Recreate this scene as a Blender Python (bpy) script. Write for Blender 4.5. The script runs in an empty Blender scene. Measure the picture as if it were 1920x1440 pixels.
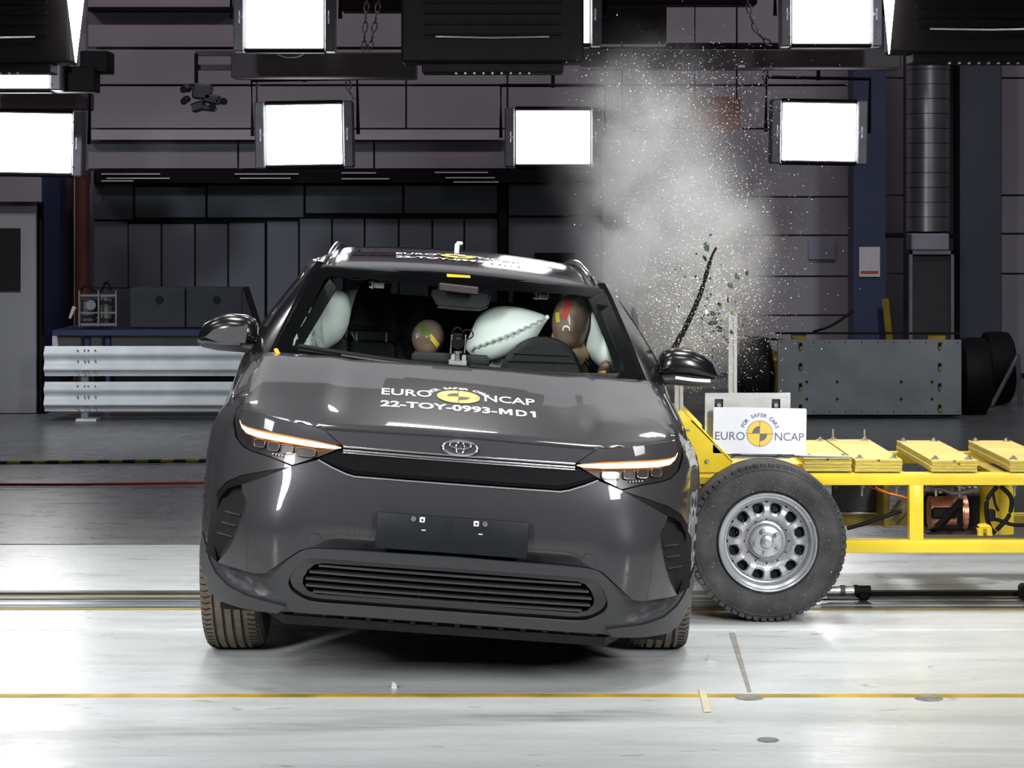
import bpy, bmesh, math, random
from mathutils import Vector, Matrix
import numpy as np
random.seed(7)
S = bpy.context.scene
COL = S.collection
R = math.radians
# ------------------------------------------------------------------ camera
CH = 1.65
cam_d = bpy.data.cameras.new('camera'); cam = bpy.data.objects.new('camera', cam_d); COL.objects.link(cam)
cam.location = (0, 0, CH); cam.rotation_euler = (R(90), 0, 0)
cam_d.sensor_width = 36; cam_d.lens = 36*4375/1920; cam_d.shift_y = -(720-417)/1920
cam_d.clip_end = 200; S.camera = cam
# ------------------------------------------------------------------ world, exposure
w = bpy.data.worlds.new('hall_air'); S.world = w; w.use_nodes = True
w.node_tree.nodes['Background'].inputs[0].default_value = (.75, .85, 1, 1)
w.node_tree.nodes['Background'].inputs[1].default_value = .035
S.view_settings.view_transform = 'Standard'; S.view_settings.look = 'None'
S.view_settings.gamma = 1; S.view_settings.exposure = 0.0; S.view_settings.use_curve_mapping = False
S.cycles.use_denoising = True
S.cycles.max_bounces = 6; S.cycles.transparent_max_bounces = 12; S.cycles.volume_bounces = 2
S.cycles.sample_clamp_indirect = 4; S.cycles.caustics_reflective = False; S.cycles.caustics_refractive = False
# ------------------------------------------------------------------ hall flood lights over the crash area (out of frame), plus added fill lights
def area(name, loc, target, size, power, spread=110, col=(1, .99, .97)):
    l = bpy.data.lights.new(name, 'AREA'); l.shape = 'RECTANGLE'; l.size, l.size_y = size
    l.energy = power; l.spread = R(spread); l.color = col
    o = bpy.data.objects.new(name, l); COL.objects.link(o); o.location = loc
    o.rotation_euler = (Vector(target)-Vector(loc)).to_track_quat('-Z', 'Y').to_euler(); return o
for x in (-3.6, -1.2, 1.2, 3.6):
    area('flood_light_overhead', (x, 7.0, 4.6), (x*.8, 7.9, 0), (.9, .7), 17, 84)
    area('flood_light_overhead', (x, 10.0, 4.6), (x*.8, 10.4, 0), (.9, .7), 24, 76)
for x in (-3.2, 3.2):
    area('front_fill', (x, 3.4, 3.2), (x*.12, 9.6, .8), (.6, 2.4), 34, 46)  # added frontal fill for cabin and nose, tall so its reflection forms a streak
area('bonnet_reflection_light', (0, 17.0, 4.45), (0, 8.9, 1.0), (6.5, 1.7), 7, 130, (.95, .97, 1))  # added unseen panel, placed to reflect as a bright band on the bonnet
for x in (-2.4, 0, 2.4):
    area('flood_light_row', (x, 15.6, 6.3), (x*.4, 9.0, .6), (1.0, .45), 5, 56)
for x in (-7, -2.5, 2.5, 7):
    area('wall_fill', (x, 18.6, 6.6), (x, 23, 2.8), (1.6, .3), 31, 130, (1, .84, .95))  # added pinkish fill that lifts the upper back wall, no such fixture there
area('background_fill', (-4.6, 12.5, 5.6), (-3.4, 19.8, .6), (.6, .6), 22, 42, (.93, .97, 1))  # added fills brightening the guard rail and the parked trolley's face plate
area('background_fill', (4.2, 12.5, 5.6), (3.3, 20, 1.0), (.6, .6), 12, 42, (.93, .97, 1))
# ------------------------------------------------------------------ helpers
def tag(o, label=None, cat=None, group=None, kind=None):
    if label: o['label'] = label
    if cat: o['category'] = cat
    if group: o['group'] = group
    if kind: o['kind'] = kind
    return o
def empty(name, loc=(0, 0, 0), rot=(0, 0, 0), **k):
    o = bpy.data.objects.new(name, None); COL.objects.link(o); o.empty_display_size = .1
    o.location = loc; o.rotation_euler = rot; return tag(o, **k)
def fin(name, bm, mat, parent=None, loc=None, rot=None, ang=32, **k):
    me = bpy.data.meshes.new(name)
    bmesh.ops.recalc_face_normals(bm, faces=bm.faces[:])
    for f in bm.faces: f.smooth = True
    ca = R(ang)
    for e in bm.edges:
        if len(e.link_faces) == 2 and e.calc_face_angle(0) > ca: e.smooth = False
    bm.to_mesh(me); bm.free()
    if isinstance(mat, (list, tuple)):
        for m in mat: me.materials.append(m)
    else: me.materials.append(mat)
    o = bpy.data.objects.new(name, me); COL.objects.link(o)
    if parent is not None: o.parent = parent
    if loc: o.location = loc
    if rot: o.rotation_euler = rot
    return tag(o, **k)
def NB(): return bmesh.new()
def box(bm, c, s, rot=None, bev=0, mi=0, seg=1):
    g = bmesh.ops.create_cube(bm, size=1); vs = g['verts']
    bmesh.ops.scale(bm, vec=Vector(s), verts=vs)
    if bev:
        es = list({e for v in vs for e in v.link_edges})
        r = bmesh.ops.bevel(bm, geom=es, offset=min(bev, min(s)*.49), segments=seg, affect='EDGES', profile=.5)
        vs = list({v for f in r['faces'] for v in f.verts} | {v for v in vs if v.is_valid})
    if rot is not None: bmesh.ops.rotate(bm, cent=(0, 0, 0), matrix=rot, verts=vs)
    bmesh.ops.translate(bm, vec=Vector(c), verts=vs)
    for f in {f for v in vs for f in v.link_faces}: f.material_index = mi
    return vs
def ER(x=0, y=0, z=0):
    from mathutils import Euler
    return Euler((x, y, z)).to_matrix()
def cyl(bm, p0, p1, r0, r1=None, n=16, caps=True, mi=0):
    p0, p1 = Vector(p0), Vector(p1); d = p1-p0
    g = bmesh.ops.create_cone(bm, cap_ends=caps, segments=n, radius1=r0, radius2=r0 if r1 is None else r1, depth=d.length)
    q = d.to_track_quat('Z', 'Y').to_matrix()
    bmesh.ops.rotate(bm, cent=(0, 0, 0), matrix=q, verts=g['verts'])
    bmesh.ops.translate(bm, vec=(p0+p1)/2, verts=g['verts'])
    for f in {f for v in g['verts'] for f in v.link_faces}: f.material_index = mi
    return g['verts']
def tube(bm, pts, r, n=8, closed=False, mi=0, flat=1.0, up=(0, 0, 1)):
    pts = [Vector(p) for p in pts]; N = len(pts); rings = []
    for i, p in enumerate(pts):
        a = pts[(i-1) % N] if (closed or i > 0) else p
        b = pts[(i+1) % N] if (closed or i < N-1) else p
        t = (b-a).normalized(); u = Vector(up)
        if abs(t.dot(u)) > .95: u = Vector((1, 0, 0))
        s = t.cross(u).normalized(); v = s.cross(t)
        rr = r[i] if isinstance(r, (list, tuple)) else r
        rings.append([bm.verts.new(p+s*math.cos(2*math.pi*k/n)*rr+v*math.sin(2*math.pi*k/n)*rr*flat) for k in range(n)])
    M = N if closed else N-1
    for i in range(M):
        A, B = rings[i], rings[(i+1) % N]
        for k in range(n):
            f = bm.faces.new((A[k], A[(k+1) % n], B[(k+1) % n], B[k])); f.material_index = mi
    if not closed:
        for ring in (rings[0][::-1], rings[-1]):
            f = bm.faces.new(ring); f.material_index = mi
def spline(pts, n=6):
    P = [Vector(p) for p in pts]; out = []
    for i in range(len(P)-1):
        a, b, c, d = P[max(i-1, 0)], P[i], P[i+1], P[min(i+2, len(P)-1)]
        for k in range(n):
            t = k/n
            out.append(.5*((2*b)+(c-a)*t+(2*a-5*b+4*c-d)*t*t+(3*b-a-3*c+d)*t**3))
    out.append(P[-1]); return out
def lathe(bm, prof, n=48, axis='Y', c=(0, 0, 0), closed=False, mi=0, arc=None):
    """prof: list of (r, h); revolved about axis through c"""
    rings = []
    for k in range(n):
        a = 2*math.pi*k/n; ca, sa = math.cos(a), math.sin(a); ring = []
        for r, h in prof:
            if axis == 'Y': p = (r*ca, h, r*sa)
            elif axis == 'X': p = (h, r*ca, r*sa)
            else: p = (r*ca, r*sa, h)
            ring.append(bm.verts.new(Vector(p)+Vector(c)))
        rings.append(ring)
    m = len(prof)
    for k in range(n):
        A, B = rings[k], rings[(k+1) % n]
        for i in range(m if closed else m-1):
            j = (i+1) % m
            f = bm.faces.new((A[i], A[j], B[j], B[i])); f.material_index = mi
    bmesh.ops.remove_doubles(bm, verts=[v for r_ in rings for v in r_], dist=1e-6)
def prism(bm, poly, y0, y1, axis='Y', bev=0, mi=0):
    """2D poly extruded; axis Y: poly=(x,z)"""
    def P(a, b, t): return (a, t, b) if axis == 'Y' else ((t, a, b) if axis == 'X' else (a, b, t))
    A = [bm.verts.new(P(a, b, y0)) for a, b in poly]; B = [bm.verts.new(P(a, b, y1)) for a, b in poly]
    n = len(poly); fs = [bm.faces.new(A), bm.faces.new(B[::-1])]
    for i in range(n): fs.append(bm.faces.new((A[i], B[i], B[(i+1) % n], A[(i+1) % n])))
    for f in fs: f.material_index = mi
    if bev:
        es = list({e for f in fs[:2] for e in f.edges})
        bmesh.ops.bevel(bm, geom=es, offset=bev, segments=2, affect='EDGES', profile=.5)
    return A+B
def panel(poly, fn, step=.03, thick=(0, .015, 0), mirror=False, sgn=1, stepb=None, extra=()):
    """cut a sheet out of a surface: outline poly in (a,b), surface fn(a,b)->xyz, rim turned back by thick"""
    bm = NB(); f = bm.faces.new([bm.verts.new((a, b, 0)) for a, b in poly])
    A = [p[0] for p in poly]; B = [p[1] for p in poly]
    def cut(co, no):
        bmesh.ops.bisect_plane(bm, geom=bm.verts[:]+bm.edges[:]+bm.faces[:], dist=1e-5, plane_co=co, plane_no=no)
    na = max(1, int((max(A)-min(A))/step)); nb = max(1, int((max(B)-min(B))/(stepb or step)))
    for i in range(1, na): cut((min(A)+(max(A)-min(A))*i/na, 0, 0), (1, 0, 0))
    for i in range(1, nb): cut((0, min(B)+(max(B)-min(B))*i/nb, 0), (0, 1, 0))
    for x in extra: cut((x, 0, 0), (1, 0, 0))
    if mirror:
        g = bmesh.ops.duplicate(bm, geom=bm.faces[:])
        dv = [x for x in g['geom'] if isinstance(x, bmesh.types.BMVert)]
        for v in dv: v.co.x = -v.co.x
        bmesh.ops.reverse_faces(bm, faces=[x for x in g['geom'] if isinstance(x, bmesh.types.BMFace)])
        bmesh.ops.remove_doubles(bm, verts=bm.verts[:], dist=1e-4)
    for v in bm.verts:
        p = fn(v.co.x, v.co.y); v.co = (p[0]*sgn, p[1], p[2])
    if thick:
        be = [e for e in bm.edges if len(e.link_faces) == 1]
        r = bmesh.ops.extrude_edge_only(bm, edges=be)
        t = Vector(thick) if not callable(thick) else None
        for v in [x for x in r['geom'] if isinstance(x, bmesh.types.BMVert)]:
            v.co += t if t is not None else Vector(thick(v.co))
    return bm
_fonts = {}
def text2d(s, size=1.0, bold=0.0, sx=1.0, align='LEFT'):
    """glyph outlines as a list of (verts2d, faces)"""
    cu = bpy.data.curves.new('lettering', 'FONT'); cu.body = s; cu.size = size; cu.offset = bold; cu.resolution_u = 3
    o = bpy.data.objects.new('lettering_tmp', cu); COL.objects.link(o)
    dg = bpy.context.evaluated_depsgraph_get(); me = o.evaluated_get(dg).to_mesh()
    V = [(v.co.x*sx, v.co.y) for v in me.vertices]; Fs = [tuple(p.vertices) for p in me.polygons]
    o.evaluated_get(dg).to_mesh_clear(); bpy.data.objects.remove(o); bpy.data.curves.remove(cu)
    if V and align != 'LEFT':
        x0 = min(v[0] for v in V); x1 = max(v[0] for v in V); d = (x0+x1)/2 if align == 'CENTER' else x1
        V = [(x-d, y) for x, y in V]
    return V, Fs
def add2d(bm, VF, fn, mi=0):
    V, Fs = VF; vs = [bm.verts.new(fn(x, y)) for x, y in V]
    for f in Fs:
        try: q = bm.faces.new([vs[i] for i in f]); q.material_index = mi
        except ValueError: pass
def disc2d(r0, r1, a0, a1, n=24, c=(0, 0)):
    V = []; Fs = []
    for i in range(n+1):
        a = a0+(a1-a0)*i/n
        V += [(c[0]+r0*math.cos(a), c[1]+r0*math.sin(a)), (c[0]+r1*math.cos(a), c[1]+r1*math.sin(a))]
    for i in range(n): Fs.append((2*i, 2*i+1, 2*i+3, 2*i+2))
    return V, Fs
# ------------------------------------------------------------------ materials (all procedural)
def mat(name, col, rough=.5, metal=0, var=.0, scale=8, bump=0, bscale=60, coat=0, col2=None, emis=None, estr=0, stretch=(1, 1, 1), spec=.5, coat_rough=.03, contrast=(.35, .7)):
    m = bpy.data.materials.new(name); m.use_nodes = True; nt = m.node_tree; b = nt.nodes['Principled BSDF']
    b.inputs['Base Color'].default_value = (*col, 1); b.inputs['Roughness'].default_value = rough
    b.inputs['Metallic'].default_value = metal; b.inputs['Coat Weight'].default_value = coat
    b.inputs['Coat Roughness'].default_value = coat_rough; b.inputs['Specular IOR Level'].default_value = spec
    if emis: b.inputs['Emission Color'].default_value = (*emis, 1); b.inputs['Emission Strength'].default_value = estr
    if var or col2 or bump:
        tc = nt.nodes.new('ShaderNodeTexCoord'); mp = nt.nodes.new('ShaderNodeMapping'); mp.inputs['Scale'].default_value = stretch
        nt.links.new(tc.outputs['Object'], mp.inputs[0])
    if var or col2:
        n = nt.nodes.new('ShaderNodeTexNoise'); n.inputs['Scale'].default_value = scale; n.inputs['Detail'].default_value = 5
        nt.links.new(mp.outputs[0], n.inputs['Vector'])
        r = nt.nodes.new('ShaderNodeValToRGB'); r.color_ramp.elements[0].position, r.color_ramp.elements[1].position = contrast
        c2 = col2 if col2 else tuple(x*(1-var) for x in col)
        r.color_ramp.elements[0].color = (*c2, 1); r.color_ramp.elements[1].color = (*col, 1)
        nt.links.new(n.outputs[0], r.inputs[0]); nt.links.new(r.outputs[0], b.inputs['Base Color'])
    if bump:
        n = nt.nodes.new('ShaderNodeTexNoise'); n.inputs['Scale'].default_value = bscale; n.inputs['Detail'].default_value = 3
        nt.links.new(mp.outputs[0], n.inputs['Vector'])
        bp = nt.nodes.new('ShaderNodeBump'); bp.inputs['Strength'].default_value = bump; bp.inputs['Distance'].default_value = .01
        nt.links.new(n.outputs[0], bp.inputs['Height']); nt.links.new(bp.outputs[0], b.inputs['Normal'])
    return m
def glass_mat(name, tint, refl=.5, rough=.02, ior=1.45):
    m = bpy.data.materials.new(name); m.use_nodes = True; nt = m.node_tree; nt.nodes.clear()
    out = nt.nodes.new('ShaderNodeOutputMaterial'); mx = nt.nodes.new('ShaderNodeMixShader')
    tr = nt.nodes.new('ShaderNodeBsdfTransparent'); tr.inputs[0].default_value = (*tint, 1)
    gl = nt.nodes.new('ShaderNodeBsdfGlossy'); gl.inputs['Roughness'].default_value = rough
    fr = nt.nodes.new('ShaderNodeFresnel'); fr.inputs[0].default_value = ior
    mu = nt.nodes.new('ShaderNodeMath'); mu.operation = 'MULTIPLY'; mu.inputs[1].default_value = refl
    nt.links.new(fr.outputs[0], mu.inputs[0]); nt.links.new(mu.outputs[0], mx.inputs[0])
    nt.links.new(tr.outputs[0], mx.inputs[1]); nt.links.new(gl.outputs[0], mx.inputs[2]); nt.links.new(mx.outputs[0], out.inputs[0])
    return m
def emit(name, col, s):
    m = bpy.data.materials.new(name); m.use_nodes = True; nt = m.node_tree; nt.nodes.clear()
    out = nt.nodes.new('ShaderNodeOutputMaterial'); e = nt.nodes.new('ShaderNodeEmission')
    e.inputs[0].default_value = (*col, 1); e.inputs[1].default_value = s; nt.links.new(e.outputs[0], out.inputs[0]); return m
M = {}
M['paint'] = mat('dark_grey_metallic_paint', (.043, .042, .047), .32, .2, spec=.06, coat=1, var=.06, scale=900)
M['gloss_black'] = mat('gloss_black', (.006, .006, .007), .12, 0, coat=.6, var=.1, scale=50)
M['black'] = mat('black_plastic', (.006, .006, .0065), .6, 0, spec=.18, var=.3, scale=40, bump=.1, bscale=300)
M['frit'] = mat('black_glass_border', (.003, .003, .0035), .06, spec=.12, var=.1)
M['mirror_cap'] = mat('piano_black_cap', (.005, .005, .006), .22, spec=.5, var=.1)
M['clad'] = mat('satin_grey_cladding', (.036, .038, .043), .45, .1, var=.12, scale=60, bump=.05, bscale=500)
M['chrome'] = mat('chrome', (.85, .86, .88), .22, 1, var=.05, scale=20)
M['alu'] = mat('brushed_aluminium', (.55, .56, .56), .38, .9, var=.25, scale=6, bump=.1, bscale=80, stretch=(1, 1, 6))
M['rubber'] = mat('tyre_rubber', (.055, .05, .045), .75, 0, var=.3, scale=18, bump=.25, bscale=120)
M['rubber_dusty'] = mat('dusty_tyre_rubber', (.062, .062, .066), .8, 0, col2=(.025, .025, .027), scale=9, bump=.3, bscale=90)
M['dark_void'] = mat('unlit_black', (.004, .004, .004), .9, 0, var=.2)
M['seat'] = mat('charcoal_leather', (.008, .0105, .012), .55, 0, spec=.22, var=.2, scale=12, bump=.25, bscale=220)
M['bag'] = mat('airbag_fabric', (.80, .90, .85), .75, 0, var=.10, scale=4, bump=.25, bscale=9)
M['skin'] = mat('dummy_vinyl_skin', (.26, .18, .135), .33, 0, var=.15, scale=14, coat=.15)
M['neck'] = mat('dummy_foam_neck', (.62, .47, .28), .6, 0, var=.15, scale=14)
M['purple'] = mat('purple_suit', (.26, .20, .62), .7, 0, var=.2, scale=20)
M['yellow'] = mat('yellow_enamel', (.93, .69, .03), .38, 0, var=.18, scale=5, bump=.15, bscale=25, coat=.2)
M['yellow_dull'] = mat('worn_yellow_enamel', (.42, .30, .02), .5, 0, var=.35, scale=9, bump=.15, bscale=25)
M['white'] = mat('white_sheet', (.82, .84, .88), .45, 0, var=.04)
M['white_vinyl'] = mat('white_vinyl', (.9, .9, .9), .4, 0, var=.02, emis=None)
M['amber_vinyl'] = mat('yellow_vinyl', (.95, .62, .10), .4, 0, var=.04)
M['black_vinyl'] = mat('black_vinyl', (.02, .02, .025), .4, 0, var=.04)
M['navy_print'] = mat('dark_blue_print', (.12, .13, .22), .5, 0, var=.05)
M['grey_print'] = mat('grey_print', (.14, .14, .15), .5, 0, var=.05)
M['steel_paint'] = mat('silver_wheel_paint', (.52, .54, .57), .34, .55, var=.12, scale=7, coat=.3)
M['zinc'] = mat('zinc_plated_steel', (.6, .62, .62), .3, .9, var=.25, scale=30)
M['galv'] = mat('galvanised_guardrail', (.78, .82, .86), .5, 0, var=.18, scale=5)
M['rust'] = mat('rust', (.30, .10, .04), .8, 0, var=.3)
M['wood_y'] = mat('yellow_stained_plywood', (.80, .63, .22), .6, 0, col2=(.66, .48, .13), scale=4, bump=.15, bscale=40, stretch=(1, 5, 1))
M['ply_edge'] = mat('painted_plywood_edge', (.72, .56, .05), .7, 0, col2=(.40, .34, .08), scale=30, stretch=(1, 1, 9))
M['copper'] = mat('copper_motor_housing', (.55, .24, .17), .35, .8, var=.3, scale=12)
M['blue'] = mat('blue_steel', (.020, .032, .095), .5, 0, var=.2, scale=5)
M['wall'] = mat('grey_wall_panel', (.34, .335, .36), .7, 0, var=.12, scale=1.2)
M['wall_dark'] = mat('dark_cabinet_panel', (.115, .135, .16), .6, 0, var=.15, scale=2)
M['dark_metal'] = mat('black_lamp_housing', (.006, .0045, .006), .6, 0, var=.3, scale=10, spec=.12)
M['grey_metal'] = mat('grey_lamp_frame', (.22, .22, .25), .45, .4, var=.2, scale=10)
M['orange_pipe'] = mat('rust_orange_pipe', (.16, .055, .025), .55, 0, var=.2, scale=6)
M['duct'] = mat('galvanised_duct', (.42, .42, .44), .32, .85, var=.2, scale=6)
M['paper'] = mat('paper', (.62, .62, .64), .8, 0, var=.1, scale=20)
M['paper_pink'] = mat('salmon_board', (.42, .22, .16), .8, 0, var=.2, scale=10)
M['red'] = mat('red_rubber', (.60, .03, .02), .5, 0, var=.1)
M['red_tape'] = mat('red_tape', (.55, .04, .03), .5, 0, var=.1)
M['green_tape'] = mat('green_tape', (.06, .22, .03), .5, 0, var=.1)
M['yellow_tape'] = mat('yellow_tape', (.75, .62, .05), .5, 0, var=.1)
M['orange'] = mat('orange_sticker', (.95, .42, .01), .5, 0, var=.06)
M['floor_line'] = mat('yellow_floor_paint', (.60, .40, .05), .5, 0, var=.5, scale=5, stretch=(1, 1, 1))
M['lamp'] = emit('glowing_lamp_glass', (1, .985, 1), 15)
M['glass'] = glass_mat('windscreen_glass', (.94, .97, .96), .16)
M['side_glass'] = glass_mat('tinted_side_glass', (.35, .40, .40), .8)
M['lens'] = glass_mat('headlamp_lens', (.85, .85, .86), .35, .02)
M['drl'] = emit('amber_light_strip', (1.0, .76, .50), 6)
M['drl_edge'] = emit('deep_amber_light', (1.0, .30, .06), 1.3)
# ------------------------------------------------------------------ photograph measurements: pixel (1920x1440) + distance -> metres
def W(px, py, Y): return Vector(((px-960)*Y/4375, Y, CH-(py-417)*Y/4375))
CX, CY_, ROLL, YAW = -.245, 8.0, R(4.5), R(2.5)
CARM = Matrix.Translation((CX, CY_, 0)) @ Matrix.Rotation(YAW, 4, 'Z'); BODYM = CARM @ Matrix.Rotation(ROLL, 4, 'Y'); BI = BODYM.inverted()
def L(px, py, d):
    """pixel + depth behind the car's nose -> point in the rolled body's frame (u, d, w)"""
    o = BI @ Vector((0, 0, CH)); v = BI.to_3x3() @ Vector(((px-960)/4375, 1, -(py-417)/4375))
    return o+v*((d-o.y)/v.y)
# ================================================================== THE SETTING
def floor_mat(k=1.0, nm='painted_concrete'):
    m = bpy.data.materials.new(nm); m.use_nodes = True; nt = m.node_tree; b = nt.nodes['Principled BSDF']; N = nt.nodes.new; K = nt.links.new
    tc = N('ShaderNodeTexCoord')
    def noise(sc, st, det=6, dist=0):
        mp = N('ShaderNodeMapping'); mp.inputs['Scale'].default_value = st; K(tc.outputs['Object'], mp.inputs[0])
        n = N('ShaderNodeTexNoise'); n.inputs['Scale'].default_value = sc; n.inputs['Detail'].default_value = det; n.inputs['Distortion'].default_value = dist
        K(mp.outputs[0], n.inputs['Vector']); return n
    def ramp(n, p0, p1, c0, c1):
        r = N('ShaderNodeValToRGB'); r.color_ramp.elements[0].position = p0; r.color_ramp.elements[1].position = p1
        r.color_ramp.elements[0].color = (*c0, 1); r.color_ramp.elements[1].color = (*c1, 1); K(n.outputs[0], r.inputs[0]); return r
    def mul(a, b_):
        x = N('ShaderNodeMixRGB'); x.blend_type = 'MULTIPLY'; x.inputs[0].default_value = 1; K(a.outputs[0], x.inputs[1]); K(b_.outputs[0], x.inputs[2]); return x
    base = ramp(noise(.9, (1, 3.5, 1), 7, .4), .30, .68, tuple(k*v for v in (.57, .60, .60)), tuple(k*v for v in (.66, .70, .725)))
    tyre = ramp(noise(.7, (.5, 5, 1), 6, .8), .30, .48, (.80, .79, .76), (1, 1, 1))
    spots = ramp(noise(5, (1, 3, 1), 8, 1), .27, .34, (.60, .56, .50), (1, 1, 1))
    streak = ramp(noise(3, (.35, 18, 1), 4, .2), .30, .45, (.92, .92, .91), (1, 1, 1))
    sp_ = N('ShaderNodeSeparateXYZ'); K(tc.outputs['Object'], sp_.inputs[0])
    def mth(op, a, b_=None, clamp=False):
        x = N('ShaderNodeMath'); x.operation = op; x.use_clamp = clamp
        for i, v in enumerate((a, b_)):
            if v is None: continue
            if isinstance(v, (int, float)): x.inputs[i].default_value = v
            else: K(v, x.inputs[i])
        return x.outputs[0]
    # a broad grey smear left by a dragged tyre, crossing the front of the slab
    dist = mth('ABSOLUTE', mth('SUBTRACT', sp_.outputs[1], mth('ADD', mth('MULTIPLY', sp_.outputs[0], .183), 7.757)))
    m_ = mth('MULTIPLY', mth('SUBTRACT', .125, dist), 14, True); m_ = mth('MULTIPLY', m_, mth('MULTIPLY', mth('SUBTRACT', 1.2, sp_.outputs[0]), 1.0, True))
    nz = noise(6, (.5, 3, 1), 6, .6); m_ = mth('MULTIPLY', m_, mth('MULTIPLY', mth('SUBTRACT', nz.outputs[0], .25), 2.2, True))
    sm = N('ShaderNodeMixRGB'); sm.inputs[1].default_value = (1, 1, 1, 1); sm.inputs[2].default_value = (.62, .61, .57, 1); K(m_, sm.inputs[0])
    c = mul(mul(mul(mul(base, tyre), spots), streak), sm); K(c.outputs[0], b.inputs['Base Color'])
    rr = N('ShaderNodeMapRange'); rr.inputs[3].default_value = .16; rr.inputs[4].default_value = .42
    K(noise(2.2, (1, 4, 1), 6, .5).outputs[0], rr.inputs[0]); K(rr.outputs[0], b.inputs['Roughness'])
    bp = N('ShaderNodeBump'); bp.inputs['Strength'].default_value = .12; bp.inputs['Distance'].default_value = .01
    K(noise(14, (1, 2, 1), 5).outputs[0], bp.inputs['Height']); K(bp.outputs[0], b.inputs['Normal'])
    b.inputs['Specular IOR Level'].default_value = .6
    return m
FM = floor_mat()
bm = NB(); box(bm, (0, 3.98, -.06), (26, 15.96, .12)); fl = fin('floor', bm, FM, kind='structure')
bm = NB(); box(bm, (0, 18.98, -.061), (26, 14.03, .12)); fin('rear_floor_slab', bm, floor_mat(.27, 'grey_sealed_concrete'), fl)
def gy(py): return CH*4375/(py-417)
# painted lines and joints on the floor
def strip(name, x0, x1, y0, y1, m, h=.002, z=0):
    bm = NB(); box(bm, ((x0+x1)/2, (y0+y1)/2, z+h/2), (x1-x0, y1-y0, h)); return fin(name, bm, m, kind='structure')
strip('trim_1', -8, 8, gy(1308), gy(1302), M['floor_line'])
M['joint'] = mat('dark_floor_joint', (.16, .17, .15), .8, 0, var=.5, scale=8)
strip('trim_2', -9, 9, gy(1021.5), gy(1020), M['joint'], .001)
strip('trim_3', -8, 8, gy(1182), gy(1179), mat('pale_floor_line', (.72, .74, .75), .4, 0, var=.2, scale=6), .001)
bm = NB(); p = [W(1367, 1187, gy(1187)), W(1378, 1187, gy(1187)), W(1409, 1298, gy(1298)), W(1402, 1298, gy(1298))]
vs = prism(bm, [(q.x, q.y) for q in p], .0004, .002, axis='Z'); fin('trim_4', bm, mat('worn_joint_filler', (.36, .34, .30), .7, 0, var=.4, scale=20), kind='structure')
# strip of masking tape
bm = NB(); p = [W(1310, 1293, gy(1293)), W(1322, 1294, gy(1294)), W(1334, 1336, gy(1336)), W(1320, 1337, gy(1337))]
prism(bm, [(q.x, q.y) for q in p], .0025, .004, axis='Z')
fin('masking_tape', bm, mat('masking_tape_paper', (.66, .60, .42), .7, var=.15, scale=20), label='short crooked strip of cream masking tape stuck across the yellow floor line', cat='tape')
# walls and ceiling
bm = NB(); box(bm, (0, 23.2, 3.5), (26, .2, 7)); fin('wall_back', bm, M['wall'], kind='structure')
bm = NB(); box(bm, (-13, 11, 3.5), (.2, 30, 7)); fin('wall_left', bm, M['wall'], kind='structure')
bm = NB(); box(bm, (13, 11, 3.5), (.2, 30, 7)); fin('wall_right', bm, M['wall'], kind='structure')
bm = NB(); box(bm, (0, 11, 7.05), (26, 30, .1)); fin('ceiling', bm, M['wall_dark'], kind='structure')
WY = 23.0
wallback = bpy.data.objects['wall_back']
def bx(name, x0, y0, x1, y1, Y, t, m, parent=None, bev=0, **k):
    """box whose near face covers the given photo rectangle at distance Y"""
    a, b = W(x0, y0, Y), W(x1, y1, Y)
    bm = NB(); box(bm, ((a.x+b.x)/2, Y+t/2, (a.z+b.z)/2), (abs(b.x-a.x), t, abs(a.z-b.z)), bev=bev)
    return fin(name, bm, m, parent, **k)
# wall sheets with recessed joints
for (x0, x1) in ((165, 480), (483, 760), (763, 950), (953, 1165), (1168, 1380), (1383, 1600)):
    for (y0, y1) in ((-60, 88), (93, 158), (162, 240)):
        bx('wall_panel', x0, y0, x1, y1, WY-.02, .03, M['wall'], wallback, bev=.004)
for (y0, y1) in ((265, 316),):
    for (x0, x1) in ((165, 445), (448, 700), (703, 950), (953, 1165)):
        bx('wall_panel', x0, y0, x1, y1, WY-.02, .03, M['wall'], wallback, bev=.004)
for (y0, y1) in ((243, 368), (371, 440), (443, 517), (520, 590), (593, 700)):
    bx('wall_panel', 1168, y0, 1598, y1, WY-.02, .03, M['wall'], wallback, bev=.004)
for (y0, y1) in ((-60, 145), (148, 365), (368, 437), (440, 512), (515, 700)):
    bx('wall_panel', 1661, y0, 1697, y1, WY-.02, .03, M['wall'], wallback, bev=.004)
    bx('wall_panel', 1878, y0, 1990, y1, WY-.02, .03, M['wall'], wallback, bev=.004)
for (x0, x1) in ((-140, 78),):
    bx('wall_panel', x0, 328, x1, 378, WY-.02, .03, M['wall'], wallback)
bx('ledge', 165, 243, 950, 262, WY-.14, .14, mat('pale_ledge_paint', (.52, .50, .53), .6, var=.1), wallback)
bx('ledge', 165, 3, 445, 13, WY-.14, .14, M['wall'], wallback)
bx('ledge', 165, 14, 445, 20, WY-.20, .2, M['dark_metal'], wallback)
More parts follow.
